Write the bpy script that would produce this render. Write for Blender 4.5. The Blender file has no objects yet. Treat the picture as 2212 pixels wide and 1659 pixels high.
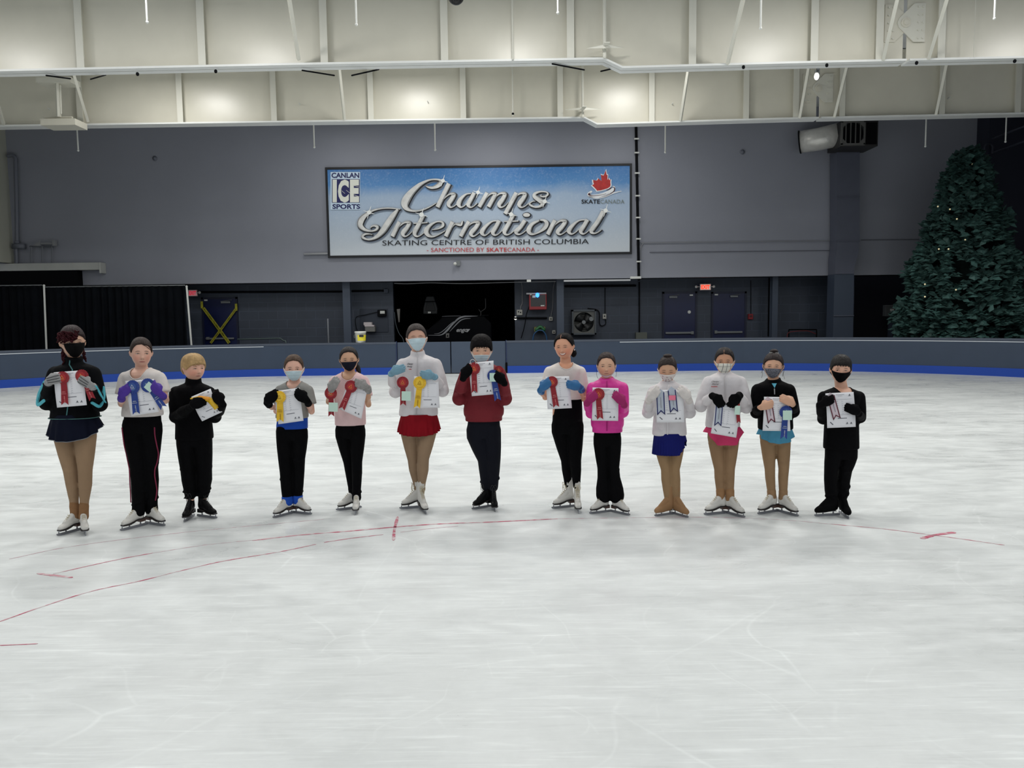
import bpy, math, random
import numpy as np
from mathutils import Vector, Matrix
random.seed(7); RNG=np.random.default_rng(7)
C=bpy.context.scene.collection
sc=bpy.context.scene
# ------------------------------------------------------------------ camera
F=1660.0; CX=1106.0; CY=829.5; HC=1.55
PIT=math.atan(144.5/F); ROL=0.013
_R0=np.array([1.,0,0]); _U0=np.array([0,math.sin(PIT),math.cos(PIT)]); _F0=np.array([0,math.cos(PIT),-math.sin(PIT)])
_R=_R0*math.cos(ROL)-_U0*math.sin(ROL); _U=_U0*math.cos(ROL)+_R0*math.sin(ROL)
cam=bpy.data.cameras.new('camera'); camo=bpy.data.objects.new('camera',cam); C.objects.link(camo)
cam.sensor_width=36; cam.lens=36*F/2212; cam.clip_end=200
camo.matrix_world=Matrix(((_R[0],_U[0],-_F0[0],0),(_R[1],_U[1],-_F0[1],0),(_R[2],_U[2],-_F0[2],HC),(0,0,0,1)))
sc.camera=camo
# ------------------------------------------------------------------ light
w=bpy.data.worlds.new('world'); sc.world=w; w.use_nodes=True
w.node_tree.nodes['Background'].inputs[0].default_value=(0.86,0.92,1.0,1); w.node_tree.nodes['Background'].inputs[1].default_value=0.42
sc.view_settings.view_transform='Standard'; sc.view_settings.look='None'; sc.view_settings.exposure=0.0; sc.view_settings.gamma=1
sc.view_settings.use_curve_mapping=False
def lamp(x,y,z,size,power,col=(1,.985,.95)):
    l=bpy.data.lights.new('arena_and_fill_lamp','AREA'); l.shape='DISK'; l.size=size; l.energy=power; l.color=col
    o=bpy.data.objects.new('arena_and_fill_lamp',l); o.location=(x,y,z); C.objects.link(o); return o
for ly,pw in ((-3.5,46),(1.5,56),(6.5,84),(11.0,150)):
    for lx in (-10.5,-5.2,0.2,5.6,11):
        lamp(lx,ly,7.2,0.9,pw)
for lx in (-7.5,-2.3,2.9): lamp(lx,16.4,7.2,0.9,92)  # row added out of view behind the near beam to light the upper wall
for lx,pw in ((-4.8,52),(-0.6,84),(3.4,50)): lamp(lx,20.6,7.25,0.9,pw)  # extra lamps added, hidden by the far beam, to brighten the back wall
# ------------------------------------------------------------------ pixel -> world
def ray(px,py): return _F0*F+_R*(px-CX)+_U*(CY-py)
def P(px,py,Y):
    d=ray(px,py); t=Y/d[1]; return np.array([d[0]*t,Y,HC+d[2]*t])
def G(px,py,z=0.0):
    d=ray(px,py); t=(z-HC)/d[2]; return np.array([d[0]*t,d[1]*t,z])
# ------------------------------------------------------------------ materials
def lin(c):
    c=c/255.0
    return c/12.92 if c<=.04045 else ((c+.055)/1.055)**2.4
def L3(rgb): return (lin(rgb[0]),lin(rgb[1]),lin(rgb[2]),1)
MATS={}
def mat(name,rgb,rough=.6,metal=0.0,spec=.5,var=0.0,vs=8.0,bump=0.0,bs=60.0,emit=0.0,sheen=0.0,alpha=1.0):
    if name in MATS: return MATS[name]
    m=bpy.data.materials.new(name); m.use_nodes=True; nt=m.node_tree; b=nt.nodes['Principled BSDF']
    b.inputs['Base Color'].default_value=L3(rgb); b.inputs['Roughness'].default_value=rough; b.inputs['Metallic'].default_value=metal
    b.inputs['Specular IOR Level'].default_value=spec if max(rgb)>20 or metal else min(spec,.08)
    if sheen: b.inputs['Sheen Weight'].default_value=sheen
    if alpha<1: b.inputs['Alpha'].default_value=alpha
    if emit: b.inputs['Emission Color'].default_value=L3(rgb); b.inputs['Emission Strength'].default_value=emit
    if var or bump:
        tc=nt.nodes.new('ShaderNodeTexCoord')
    if var:
        n=nt.nodes.new('ShaderNodeTexNoise'); n.inputs['Scale'].default_value=vs; n.inputs['Detail'].default_value=5
        nt.links.new(tc.outputs['Object'],n.inputs['Vector'])
        r=nt.nodes.new('ShaderNodeMapRange'); r.inputs[1].default_value=.3; r.inputs[2].default_value=.7; r.inputs[3].default_value=1-var; r.inputs[4].default_value=1+var
        nt.links.new(n.outputs[0],r.inputs[0])
        h=nt.nodes.new('ShaderNodeHueSaturation'); h.inputs['Color'].default_value=L3(rgb)
        nt.links.new(r.outputs[0],h.inputs['Value']); nt.links.new(h.outputs[0],b.inputs['Base Color'])
    if bump:
        n2=nt.nodes.new('ShaderNodeTexNoise'); n2.inputs['Scale'].default_value=bs; n2.inputs['Detail'].default_value=3
        nt.links.new(tc.outputs['Object'],n2.inputs['Vector'])
        bp=nt.nodes.new('ShaderNodeBump'); bp.inputs['Strength'].default_value=bump; bp.inputs['Distance'].default_value=.02
        nt.links.new(n2.outputs[0],bp.inputs['Height']); nt.links.new(bp.outputs[0],b.inputs['Normal'])
    MATS[name]=m; return m
class NB:
    "tiny node-math helper"
    def __init__(s,nt): s.nt=nt
    def _in(s,node,i,v):
        if hasattr(v,'links') or hasattr(v,'is_output'): s.nt.links.new(v,node.inputs[i])
        else: node.inputs[i].default_value=v
    def m(s,op,a,b=0.0,c=None,clamp=False):
        n=s.nt.nodes.new('ShaderNodeMath'); n.operation=op; n.use_clamp=clamp
        s._in(n,0,a); s._in(n,1,b)
        if c is not None: s._in(n,2,c)
        return n.outputs[0]
    def rng(s,v,a,b,c=0.0,d=1.0,smooth=False):
        n=s.nt.nodes.new('ShaderNodeMapRange'); n.interpolation_type='SMOOTHSTEP' if smooth else 'LINEAR'
        s._in(n,0,v); n.inputs[1].default_value=a; n.inputs[2].default_value=b; n.inputs[3].default_value=c; n.inputs[4].default_value=d
        return n.outputs[0]
    def mix(s,fac,a,b,mode='MIX'):
        n=s.nt.nodes.new('ShaderNodeMix'); n.data_type='RGBA'; n.blend_type=mode
        s._in(n,0,fac)
        for i,v in ((6,a),(7,b)):
            if isinstance(v,tuple): n.inputs[i].default_value=v
            else: s.nt.links.new(v,n.inputs[i])
        return n.outputs[2]
    def noise(s,vec,scale,detail=4,dist=0.0):
        n=s.nt.nodes.new('ShaderNodeTexNoise'); n.inputs['Scale'].default_value=scale; n.inputs['Detail'].default_value=detail; n.inputs['Distortion'].default_value=dist
        if vec is not None: s.nt.links.new(vec,n.inputs['Vector'])
        return n
    def mapping(s,vec,scale=(1,1,1),loc=(0,0,0),rot=(0,0,0)):
        n=s.nt.nodes.new('ShaderNodeMapping'); n.inputs['Scale'].default_value=scale; n.inputs['Location'].default_value=loc; n.inputs['Rotation'].default_value=rot
        s.nt.links.new(vec,n.inputs['Vector']); return n.outputs[0]
def newmat(name):
    m=bpy.data.materials.new(name); m.use_nodes=True; return m,m.node_tree,m.node_tree.nodes['Principled BSDF'],NB(m.node_tree)
# ------------------------------------------------------------------ mesh builder
class MB:
    def __init__(s): s.v=[]; s.f=[]; s.m=[]; s.n=0
    def add(s,v,f,mi=0):
        v=np.asarray(v,float).reshape(-1,3); o=s.n
        s.v.append(v); s.n+=len(v)
        for q in f: s.f.append([i+o for i in q]); s.m.append(mi)
        return s
    def box(s,c,h,mi=0,R=None,taper=None):
        "centre, half sizes"
        c=np.array(c,float); h=np.array(h,float)
        v=np.array([[x,y,z] for x in(-1,1) for y in(-1,1) for z in(-1,1)],float)*h
        if taper: v[v[:,2]>0,:2]*=taper
        if R is not None: v=v@np.array(R).T
        return s.add(v+c,[(0,1,3,2),(4,6,7,5),(0,4,5,1),(2,3,7,6),(0,2,6,4),(1,5,7,3)],mi)
    def bbox(s,a,b,mi=0): a=np.array(a,float);b=np.array(b,float); return s.box((a+b)/2,np.abs(b-a)/2,mi)
    def loft(s,rings,mi=0,caps=True,closed=True):
        rings=[np.asarray(r,float) for r in rings]; n=len(rings[0]); o=s.n
        V=np.concatenate(rings); Fc=[]
        k=n if closed else n-1
        for i in range(len(rings)-1):
            for j in range(k):
                a=i*n+j; b=i*n+(j+1)%n
                Fc.append((a,b,b+n,a+n))
        if caps:
            V=np.concatenate([V,[rings[0].mean(0)],[rings[-1].mean(0)]]); c0=len(V)-2; c1=len(V)-1; q=(len(rings)-1)*n
            for j in range(n):
                Fc.append((c0,(j+1)%n,j)); Fc.append((c1,q+j,q+(j+1)%n))
        return s.add(V,Fc,mi)
    def tube(s,pts,rad,n=12,mi=0,flat=1.0,ref=(0,1,0),round_=True):
        "rad scalar or list; flat scales the radius along the ref-like axis"
        pts=[np.array(p,float) for p in pts]; k=len(pts)
        rad=[rad]*k if np.isscalar(rad) else list(rad)
        fl=[flat]*k if np.isscalar(flat) else list(flat)
        T=[]
        for i in range(k):
            t=pts[min(i+1,k-1)]-pts[max(i-1,0)]; T.append(t/(np.linalg.norm(t)+1e-9))
        P2=[];R2=[];F2=[];T2=[]
        if round_:
            for a in (80,55,28):
                P2.append(pts[0]-T[0]*rad[0]*math.sin(math.radians(a))); R2.append(rad[0]*math.cos(math.radians(a)));F2.append(fl[0]);T2.append(T[0])
        P2+=pts;R2+=rad;F2+=fl;T2+=T
        if round_:
            for a in (28,55,80):
                P2.append(pts[-1]+T[-1]*rad[-1]*math.sin(math.radians(a))); R2.append(rad[-1]*math.cos(math.radians(a)));F2.append(fl[-1]);T2.append(T[-1])
        rings=[]; ref=np.array(ref,float); prev=None
        for p,r,f_,t in zip(P2,R2,F2,T2):
            e=ref-t*np.dot(ref,t)
            if np.linalg.norm(e)<.25 and prev is not None: e=prev-t*np.dot(prev,t)
            elif np.linalg.norm(e)<.05: e=np.array([0,0,1.])-t*t[2]
            e/=np.linalg.norm(e)+1e-9; prev=e; g=np.cross(t,e)
            a=np.linspace(0,2*math.pi,n,endpoint=False)
            rings.append(p+np.outer(np.cos(a)*r*f_,e)+np.outer(np.sin(a)*r,g))
        return s.loft(rings,mi)
    def ball(s,c,r,n=12,mi=0):
        r=np.array([r,r,r]) if np.isscalar(r) else np.array(r); rings=[]
        for p in np.linspace(-88,88,max(6,n*2//3)):
            a=np.linspace(0,2*math.pi,n,endpoint=False); p=math.radians(p)
            rings.append(np.array(c)+np.stack([np.cos(a)*math.cos(p),np.sin(a)*math.cos(p),np.full(n,math.sin(p))],1)*r)
        return s.loft(rings,mi)
    def prism(s,poly,vec,mi=0):
        "flat polygon (3D) extruded by vec"
        poly=np.asarray(poly,float); n=len(poly); v=np.concatenate([poly,poly+np.array(vec,float)])
        f=[tuple(range(n)),tuple(range(2*n-1,n-1,-1))]+[(i,i+n,(i+1)%n+n,(i+1)%n) for i in range(n)]
        return s.add(v,f,mi)
    def grid(s,A,mi=0,wrap=False):
        "A (r,c,3) sheet"
        r,c,_=A.shape; f=[]
        for i in range(r-1):
            for j in range(c if wrap else c-1):
                k=(j+1)%c; f.append((i*c+j,i*c+k,(i+1)*c+k,(i+1)*c+j))
        return s.add(A.reshape(-1,3),f,mi)
    def sheet(s,A,off,mi=0):
        "closed thin solid: sheet and its offset copy joined at the border"
        r,c,_=A.shape; B=A+off; n=r*c; f=[]
        ix=lambda i,j:i*c+j
        for i in range(r-1):
            for j in range(c-1):
                q=(ix(i,j),ix(i,j+1),ix(i+1,j+1),ix(i+1,j)); f.append(q); f.append(tuple(k+n for k in q[::-1]))
        bd=[ix(0,j) for j in range(c)]+[ix(i,c-1) for i in range(1,r)]+[ix(r-1,j) for j in range(c-2,-1,-1)]+[ix(i,0) for i in range(r-2,0,-1)]
        for a,b in zip(bd,bd[1:]+bd[:1]): f.append((a,a+n,b+n,b))
        return s.add(np.concatenate([A.reshape(-1,3),B.reshape(-1,3)]),f,mi)
    def mesh(s,name,mats,origin,smooth):
        me=bpy.data.meshes.new(name)
        V=np.concatenate(s.v)-np.array(origin,float)
        me.from_pydata(V.tolist(),[],s.f); 
        for m_ in mats: me.materials.append(m_)
        if len(mats)>1: me.polygons.foreach_set('material_index',s.m)
        if smooth: me.polygons.foreach_set('use_smooth',[True]*len(me.polygons))
        me.update(); return me
ORG={}
def tag(o,label=None,cat=None,group=None,kind=None):
    if label: o['label']=label
    if cat: o['category']=cat
    if group: o['group']=group
    if kind: o['kind']=kind
    return o
def empty(name,loc,label=None,cat=None,group=None):
    o=bpy.data.objects.new(name,None); o.location=tuple(float(a) for a in loc); o.empty_display_size=.1; C.objects.link(o)
    ORG[o.name]=np.array(loc,float); return tag(o,label,cat,group)
def fixnormals(me):
    import bmesh
    bm=bmesh.new(); bm.from_mesh(me); bmesh.ops.recalc_face_normals(bm,faces=bm.faces); bm.to_mesh(me); bm.free()
def build(mb,name,mats,parent=None,smooth=False,label=None,cat=None,group=None,kind=None,bevel=0.0,norm=True):
    if not isinstance(mats,(list,tuple)): mats=[mats]
    if parent is not None: org=ORG[parent.name]
    else:
        V=np.concatenate(mb.v); org=np.array([(V[:,0].min()+V[:,0].max())/2,(V[:,1].min()+V[:,1].max())/2,V[:,2].min()])
    me=mb.mesh(name,mats,org,smooth)
    if norm: fixnormals(me)
    o=bpy.data.objects.new(name,me); C.objects.link(o)
    if parent is not None: o.parent=parent
    else: o.location=tuple(float(a) for a in org)
    ORG[o.name]=org
    if bevel:
        b=o.modifiers.new('bevel','BEVEL'); b.width=bevel; b.segments=2; b.limit_method='ANGLE'
    return tag(o,label,cat,group,kind)
def remesh(mb,name,mats,parent,voxel=.006,smooth=4,label=None,deco=None):
    "union of overlapping closed shapes as one continuous surface"
    me=mb.mesh(name+'_tmp',[],(0,0,0),False); fixnormals(me)
    t=bpy.data.objects.new('tmp',me); C.objects.link(t)
    r=t.modifiers.new('r','REMESH'); r.mode='VOXEL'; r.voxel_size=voxel; r.use_smooth_shade=True
    if smooth:
        q=t.modifiers.new('s','SMOOTH'); q.iterations=smooth; q.factor=.5
    dg=bpy.context.evaluated_depsgraph_get()
    nm=bpy.data.meshes.new_from_object(t.evaluated_get(dg)); nm.name=name
    bpy.data.objects.remove(t); bpy.data.meshes.remove(me)
    org=ORG[parent.name]; n=len(nm.vertices); co=np.empty(n*3); nm.vertices.foreach_get('co',co); co=co.reshape(-1,3)
    if deco: co=deco(nm,co)
    nm.vertices.foreach_set('co',(co-org).ravel())
    nm.materials.clear()
    for m_ in (mats if isinstance(mats,(list,tuple)) else [mats]): nm.materials.append(m_)
    nm.polygons.foreach_set('use_smooth',[True]*len(nm.polygons)); nm.update()
    o=bpy.data.objects.new(name,nm); C.objects.link(o); o.parent=parent; ORG[o.name]=org
    return tag(o,label)
_TX={}
def textgeo(s,bold=0.0):
    key=(s,bold)
    if key in _TX: return _TX[key]
    cu=bpy.data.curves.new('t','FONT'); cu.body=s; cu.size=1; cu.offset=bold; cu.resolution_u=3
    t=bpy.data.objects.new('t',cu); C.objects.link(t); dg=bpy.context.evaluated_depsgraph_get()
    me=bpy.data.meshes.new_from_object(t.evaluated_get(dg))
    v=np.empty(len(me.vertices)*3); me.vertices.foreach_get('co',v); v=v.reshape(-1,3)[:,:2].copy(); f=[tuple(p.vertices) for p in me.polygons]
    bpy.data.objects.remove(t); bpy.data.curves.remove(cu); bpy.data.meshes.remove(me)
    lo=v.min(0); hi=v.max(0); v=(v-lo)/(hi-lo+1e-9)     # normalised to the unit square
    _TX[key]=(v,f); return _TX[key]
def text(mb,s,o,u,v,mi=0,bold=0.0,shear=0.0):
    "text filling the parallelogram origin o (lower left), u (width vector), v (height vector)"
    t,f=textgeo(s,bold); o=np.array(o,float);u=np.array(u,float);v=np.array(v,float)
    pts=o+np.outer(t[:,0]+t[:,1]*shear,u)+np.outer(t[:,1],v); mb.add(pts,f,mi)
def pxtext(mb,s,x0,y0,x1,y1,Y,mi=0,bold=0.0,slope=0.0):
    "pixel box (upper left, lower right) on the plane Y"
    a=P(x0,y1,Y); b=P(x1,y1+slope*(x1-x0),Y); c=P(x0,y0,Y); text(mb,s,a,b-a,c-a,mi,bold)
def catmull(pts,k=8):
    pts=np.array(pts,float)
    if len(pts)<3: return np.array([pts[0]*(1-t)+pts[-1]*t for t in np.linspace(0,1,k)])
    p=np.concatenate([[2*pts[0]-pts[1]],pts,[2*pts[-1]-pts[-2]]]); out=[]
    for i in range(1,len(p)-2):
        for t in np.linspace(0,1,k,endpoint=False):
            out.append(.5*((2*p[i])+(-p[i-1]+p[i+1])*t+(2*p[i-1]-5*p[i]+4*p[i+1]-p[i+2])*t*t+(-p[i-1]+3*p[i]-3*p[i+1]+p[i+2])*t**3))
    out.append(pts[-1]); return np.array(out)
def rect(mb,x0,y0,x1,y1,Y,dep,mi=0):
    "box whose front face covers the pixel rectangle at depth Y (front) and reaches back by dep"
    xm=(x0+x1)/2; ym=(y0+y1)/2
    xa=P(x0,ym,Y)[0]; xb=P(x1,ym,Y)[0]; za=P(xm,y1,Y)[2]; zb=P(xm,y0,Y)[2]
    mb.bbox((xa,Y,za),(xb,Y+dep,zb),mi); return (xa,xb,za,zb)
# ================================================================== SETTING
YU=23.3; YL=24.4; YB=18.5; YA_=14.3      # upper wall, lower wall, far beam, near beam
def ice_mat():
    m,nt,b,N=newmat('ice')
    tc=nt.nodes.new('ShaderNodeTexCoord').outputs['Object']
    big=N.noise(N.mapping(tc,(.5,1.1,1)),.9,5,.6).outputs[0]
    st=N.noise(N.mapping(tc,(.9,2.4,1),rot=(0,0,.10)),2.4,6,1.0).outputs[0]
    st2=N.noise(N.mapping(tc,(1.0,2.6,1),rot=(0,0,-.25)),3.2,6,1.4).outputs[0]
    fine=N.noise(tc,38,3).outputs[0]
    # skate scratches: thin warped cell borders, faded in and out
    def scratch(scale,loc,w,warp):
        wn=N.noise(tc,scale*.6,2).outputs['Color']
        v=nt.nodes.new('ShaderNodeVectorMath'); v.operation='SCALE'; nt.links.new(wn,v.inputs[0]); v.inputs['Scale'].default_value=warp
        a=nt.nodes.new('ShaderNodeVectorMath'); a.operation='ADD'; nt.links.new(N.mapping(tc,loc=loc),a.inputs[0]); nt.links.new(v.outputs[0],a.inputs[1])
        vo=nt.nodes.new('ShaderNodeTexVoronoi'); vo.feature='DISTANCE_TO_EDGE'; vo.inputs['Scale'].default_value=scale; nt.links.new(a.outputs[0],vo.inputs['Vector'])
        line=N.rng(vo.outputs['Distance'],0,w,1,0)
        fade=N.rng(N.noise(N.mapping(tc,loc=loc),scale*1.3,3).outputs[0],.5,.68,0,1)
        return N.m('MULTIPLY',line,fade)
    s1=scratch(.45,(3,1,0),.006,2.2); s2=scratch(1.1,(7,5,0),.012,1.3); s3=scratch(2.3,(1,9,0),.02,.8)
    sc_=N.m('ADD',N.m('ADD',s1,s2),N.m('MULTIPLY',s3,.6),clamp=True)
    h1=N.noise(N.mapping(tc,(1.6,26,1),rot=(0,0,.5)),1.6,3,.6).outputs[0]; h2=N.noise(N.mapping(tc,(1.6,24,1),rot=(0,0,-.35)),1.5,3,.6).outputs[0]; h3=N.noise(N.mapping(tc,(1.2,20,1),rot=(0,0,1.4)),1.7,3,.8).outputs[0]
    hairs=N.m('ADD',N.m('ADD',N.rng(h1,.60,.68,0,.08),N.rng(h2,.60,.68,0,.08)),N.rng(h3,.62,.70,0,.07))
    hairs=N.m('SUBTRACT',hairs,N.m('ADD',N.rng(h1,.30,.40,.05,0),N.rng(h2,.30,.40,.05,0)))
    blot=N.noise(tc,2.6,6,1.5).outputs[0]
    v=N.m('ADD',N.rng(big,.3,.7,-.03,.03),N.rng(st,.3,.75,-.035,.03)); v=N.m('ADD',v,hairs)
    v=N.m('ADD',v,N.rng(blot,.3,.7,-.03,.03)); v=N.m('ADD',v,N.rng(st2,.35,.7,-.02,.02)); v=N.m('ADD',v,N.rng(fine,.3,.7,-.012,.012))
    v=N.m('ADD',v,N.m('MULTIPLY',sc_,.11)); v=N.m('ADD',v,1.0)
    h=nt.nodes.new('ShaderNodeHueSaturation'); h.inputs['Color'].default_value=(.715,.742,.738,1); nt.links.new(v,h.inputs['Value'])
    nt.links.new(h.outputs[0],b.inputs['Base Color'])
    r=N.m('ADD',N.rng(st,.35,.65,.24,.42),N.rng(big,.4,.6,0,.12)); nt.links.new(r,b.inputs['Roughness'])
    b.inputs['Specular IOR Level'].default_value=.35
    bp=nt.nodes.new('ShaderNodeBump'); bp.inputs['Strength'].default_value=.10; bp.inputs['Distance'].default_value=.01
    nt.links.new(N.m('ADD',st,N.m('MULTIPLY',blot,.8)),bp.inputs['Height']); nt.links.new(bp.outputs[0],b.inputs['Normal'])
    return m
ICE=ice_mat()
def block_mat(name,rgb,var=.10):
    m,nt,b,N=newmat(name)
    tc=nt.nodes.new('ShaderNodeTexCoord').outputs['Object']
    br=nt.nodes.new('ShaderNodeTexBrick'); br.inputs['Scale'].default_value=1; br.inputs['Mortar Size'].default_value=.012; br.inputs['Brick Width'].default_value=.6; br.inputs['Row Height'].default_value=.27; br.inputs['Mortar Smooth'].default_value=.3
    mp=N.mapping(tc,rot=(math.radians(90),0,0)); nt.links.new(mp,br.inputs['Vector'])
    c=L3(rgb); br.inputs['Color1'].default_value=c; br.inputs['Color2'].default_value=tuple(x*.93 for x in c[:3])+(1,); br.inputs['Mortar'].default_value=tuple(x*1.35 for x in c[:3])+(1,)
    n=N.noise(tc,1.3,4).outputs[0]
    h=nt.nodes.new('ShaderNodeHueSaturation'); nt.links.new(br.outputs['Color'],h.inputs['Color']); nt.links.new(N.rng(n,.3,.7,1-var,1+var),h.inputs['Value'])
    nt.links.new(h.outputs[0],b.inputs['Base Color']); b.inputs['Roughness'].default_value=.55
    bp=nt.nodes.new('ShaderNodeBump'); bp.inputs['Strength'].default_value=.3; bp.inputs['Distance'].default_value=.01; nt.links.new(br.outputs['Fac'],bp.inputs['Height']); bp.invert=True
    nt.links.new(bp.outputs[0],b.inputs['Normal']); return m
UPPER=mat('painted_grey_wall',(140,143,154),.55,var=.05,vs=.5,bump=.08,bs=40)
LOWER=block_mat('dark_block_wall',(58,66,80))
SIDEW=mat('beige_side_wall',(176,177,165),.6,var=.03,vs=2)
DARKW=mat('dark_blue_wall',(42,47,62),.6,var=.08,vs=1)
BLACKIN=mat('unlit_black',(9,10,13),.8)
CEIL=mat('ceiling_panel',(196,198,200),.6,var=.03,vs=2)
CONC=mat('walkway_rubber',(48,50,54),.8,var=.1,vs=3)
# rink outline
XC=[-6.0,5.0]; YC=12.8; RR=8.5
def outline(r=RR,n=40,y0=-6):
    p=[(XC[0]-r,y0),(XC[0]-r,YC)]
    p+=[(XC[0]-r*math.cos(a),YC+r*math.sin(a)) for a in np.linspace(0,math.pi/2,n)[1:]]
    p+=[(x,YC+r) for x in np.linspace(XC[0],XC[1],12)[1:]]
    p+=[(XC[1]+r*math.sin(a),YC+r*math.cos(a)) for a in np.linspace(0,math.pi/2,n)[1:]]
    p+=[(XC[1]+r,y0)]; return np.array(p)
op=outline(RR+.02)
m=MB(); m.prism([(x,y,0) for x,y in op],(0,0,-.04)); build(m,'floor',ICE,kind='structure')
m=MB(); m.bbox((-24,-7,-.12),(26,31,-.045)); build(m,'floor_walkway',CONC,kind='structure')
m=MB(); zb=P(800,608,YU)[2]
m.bbox((-22,YU,zb),(14.9,YU+.25,8.2)); build(m,'wall_back',UPPER,kind='structure')
# lower recessed wall with the resurfacer bay opening
xa=P(850,670,YL)[0]; xb=P(1112,670,YL)[0]
m=MB(); m.bbox((-22,YL,-.05),(xa,YL+.2,zb+.3)); m.bbox((xb,YL,-.05),(P(1845,660,YL)[0],YL+.2,zb+.3)); build(m,'wall_lower',LOWER,kind='structure')
m=MB(); m.bbox((-22,YU+.25,zb+.02),(20,YL+.2,zb+.12)); build(m,'trim_1',mat('soffit_dark',(46,50,60),.7),kind='structure')
m=MB(); m.bbox((xa-1,YL+.2,-.04),(xa-.9,30,3.2)); m.bbox((xb+.9,YL+.2,-.04),(xb+1,30,3.2)); m.bbox((xa-1,30,-.04),(xb+1,30.1,3.2)); m.bbox((xa-1,YL+.2,3.1),(xb+1,30,3.2))
build(m,'wall_bay',BLACKIN,kind='structure')
xd=P(1845,660,YL)[0]
m=MB(); m.bbox((xd,YL+1.6,-.04),(20,YL+1.8,zb+.3)); m.bbox((xd-.1,YL+.2,-.04),(xd,YL+1.6,zb+.3)); build(m,'wall_recess',mat('recess_wall',(22,24,36),.7,var=.1),kind='structure')
XW=P(21,420,YU)[0]; m=MB(); m.bbox((XW-.2,8,P(200,566,23.0)[2]+.01),(XW,YU-.002,8.2)); build(m,'wall_left',SIDEW,kind='structure')
xr=P(2106,400,YU)[0]
m=MB(); m.bbox((xr,YU-.6,2.4),(xr+3.5,YU,8.2)); m.bbox((xr+1.2,6,-.05),(xr+1.4,YL+2,8.2)); build(m,'wall_right',mat('dark_side_wall',(34,37,52),.6,var=.08,vs=1),kind='structure')
m=MB(); m.bbox((-22,-7,7.62),(22,24,7.8)); build(m,'ceiling',CEIL,kind='structure')
# ------------------------------------------------------------------ roof beams
BEAMM=mat('beam_cream_paint',(213,210,196),.30,var=.035,vs=1.6,spec=.5)
BEAMW=mat('beam_white_flange',(226,228,226),.4,var=.03,vs=4)
BEAMS=mat('beam_stiffener_paint',(214,213,202),.4)
def beam(Y,bot,stif,braces,rods,pin,label,gaps):
    top=7.6; fd=.16
    b=[P(x,y,Y-fd) for x,y in bot]
    # scale the x so that the web (at Y) hangs directly over the flange
    bx=[p[0] for p in b]; bz=[p[2] for p in b]
    r=empty('roof_beam',(0,Y,min(bz)),label,'beam','cream steel roof beams')
    def zbot(x): return float(np.interp(x,bx,bz))
    # web in panels, leaving the hinge slot open
    gx=P(pin[0],pin[1],Y)[0]
    m=MB()
    def webpoly(x0,x1):
        xs=[x0]+[x for x in bx if x0<x<x1]+[x1]
        pl=[(x,Y-.01,zbot(x)) for x in xs]+[(x1,Y-.01,top),(x0,Y-.01,top)]; m.prism(pl,(0,.02,0))
    webpoly(bx[0],gx-.035); webpoly(gx+.035,bx[-1])
    build(m,'web',BEAMM,r)
    m=MB()
    xs=sorted(set([bx[0],gx-.03,gx+.03]+bx)); 
    for x0,x1 in zip(xs[:-1],xs[1:]):
        if x1-x0<.1: continue
        z0=zbot(x0);z1=zbot(x1)
        m.prism([(x0,Y-fd,z0),(x1,Y-fd,z1),(x1,Y-fd,z1+.035),(x0,Y-fd,z0+.035)],(0,2*fd,0))
    build(m,'bottom_flange',BEAMW,r)
    m=MB(); m.bbox((bx[0],Y-fd,top-.03),(bx[-1],Y+fd,top)); build(m,'top_flange',BEAMM,r)
    for px in stif:
        x=P(px,200,Y-.14)[0]; m=MB(); m.bbox((x-.065,Y-.15,zbot(x)+.035),(x+.065,Y-.13,top-.03)); m.bbox((x-.008,Y-.13,zbot(x)+.035),(x+.008,Y-.01,top-.03))
        build(m,'stiffener',BEAMS,r)
    for (x1,y1,x0,y0,dy) in braces:   # foot pixel, upper pixel
        a=P(x1,y1,Y-fd); q=P(x0,y0,Y-fd-dy); d=q-a; q=a+d*((top-a[2])/d[2]); m=MB(); m.tube([a,q],.04,n=4,round_=False); build(m,'fly_brace',BEAMS,r)
    for (px,y1,rad) in rods:
        a=P(px,y1,Y-.2); q=np.array([a[0],a[1],top]); m=MB(); m.tube([a,q],rad,n=8); build(m,'drop_rod',BEAMS,r)
    # hinge: two bolted gusset plates and a pin
    k=Y/F; cx,cy=pin[:2]; c=P(cx,cy,Y-.03); e=pin[2]*k
    m=MB(); pl=[(-1.0,.9),(-.5,.9),(-.02,.45),(.45,.9),(1.0,.9),(1.0,-.9),(.45,-.9),(-.02,-.45),(-.5,-.9),(-1.0,-.9)]
    m.prism([c+np.array([x*e,0,z*e]) for x,z in pl],(0,.02,0)); build(m,'gusset_plate',BEAMM,r)
    m=MB(); pl=[(-.02,.5),(.42,.92),(.97,.92),(.97,-.92),(.42,-.92),(-.02,-.5),(-.32,-.22),(-.4,0),(-.32,.22)]
    m.prism([c+np.array([x*e,-.022,z*e]) for x,z in pl],(0,.02,0)); build(m,'pin_plate',BEAMS,r)
    m=MB(); m.tube([c+np.array([0,-.04,0]),c+np.array([0,.03,0])],.24*e,n=24,round_=False); m.tube([c+np.array([0,-.055,0]),c+np.array([0,.03,0])],.13*e,n=20,round_=False); build(m,'pin',BEAMM,r)
    m=MB()
    for x in (.62,.84):
        for z in (.74,.37,0,-.37,-.74): m.tube([c+np.array([x*e,-.045,z*e]),c+np.array([x*e,.0,z*e])],.016,n=6,round_=False)
        for z in (.74,.37,0,-.37,-.74): m.tube([c+np.array([-x*e,-.03,z*e]),c+np.array([-x*e,.0,z*e])],.016,n=6,round_=False)
    build(m,'bolt',BEAMS,r,kind='stuff')
    return r
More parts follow.
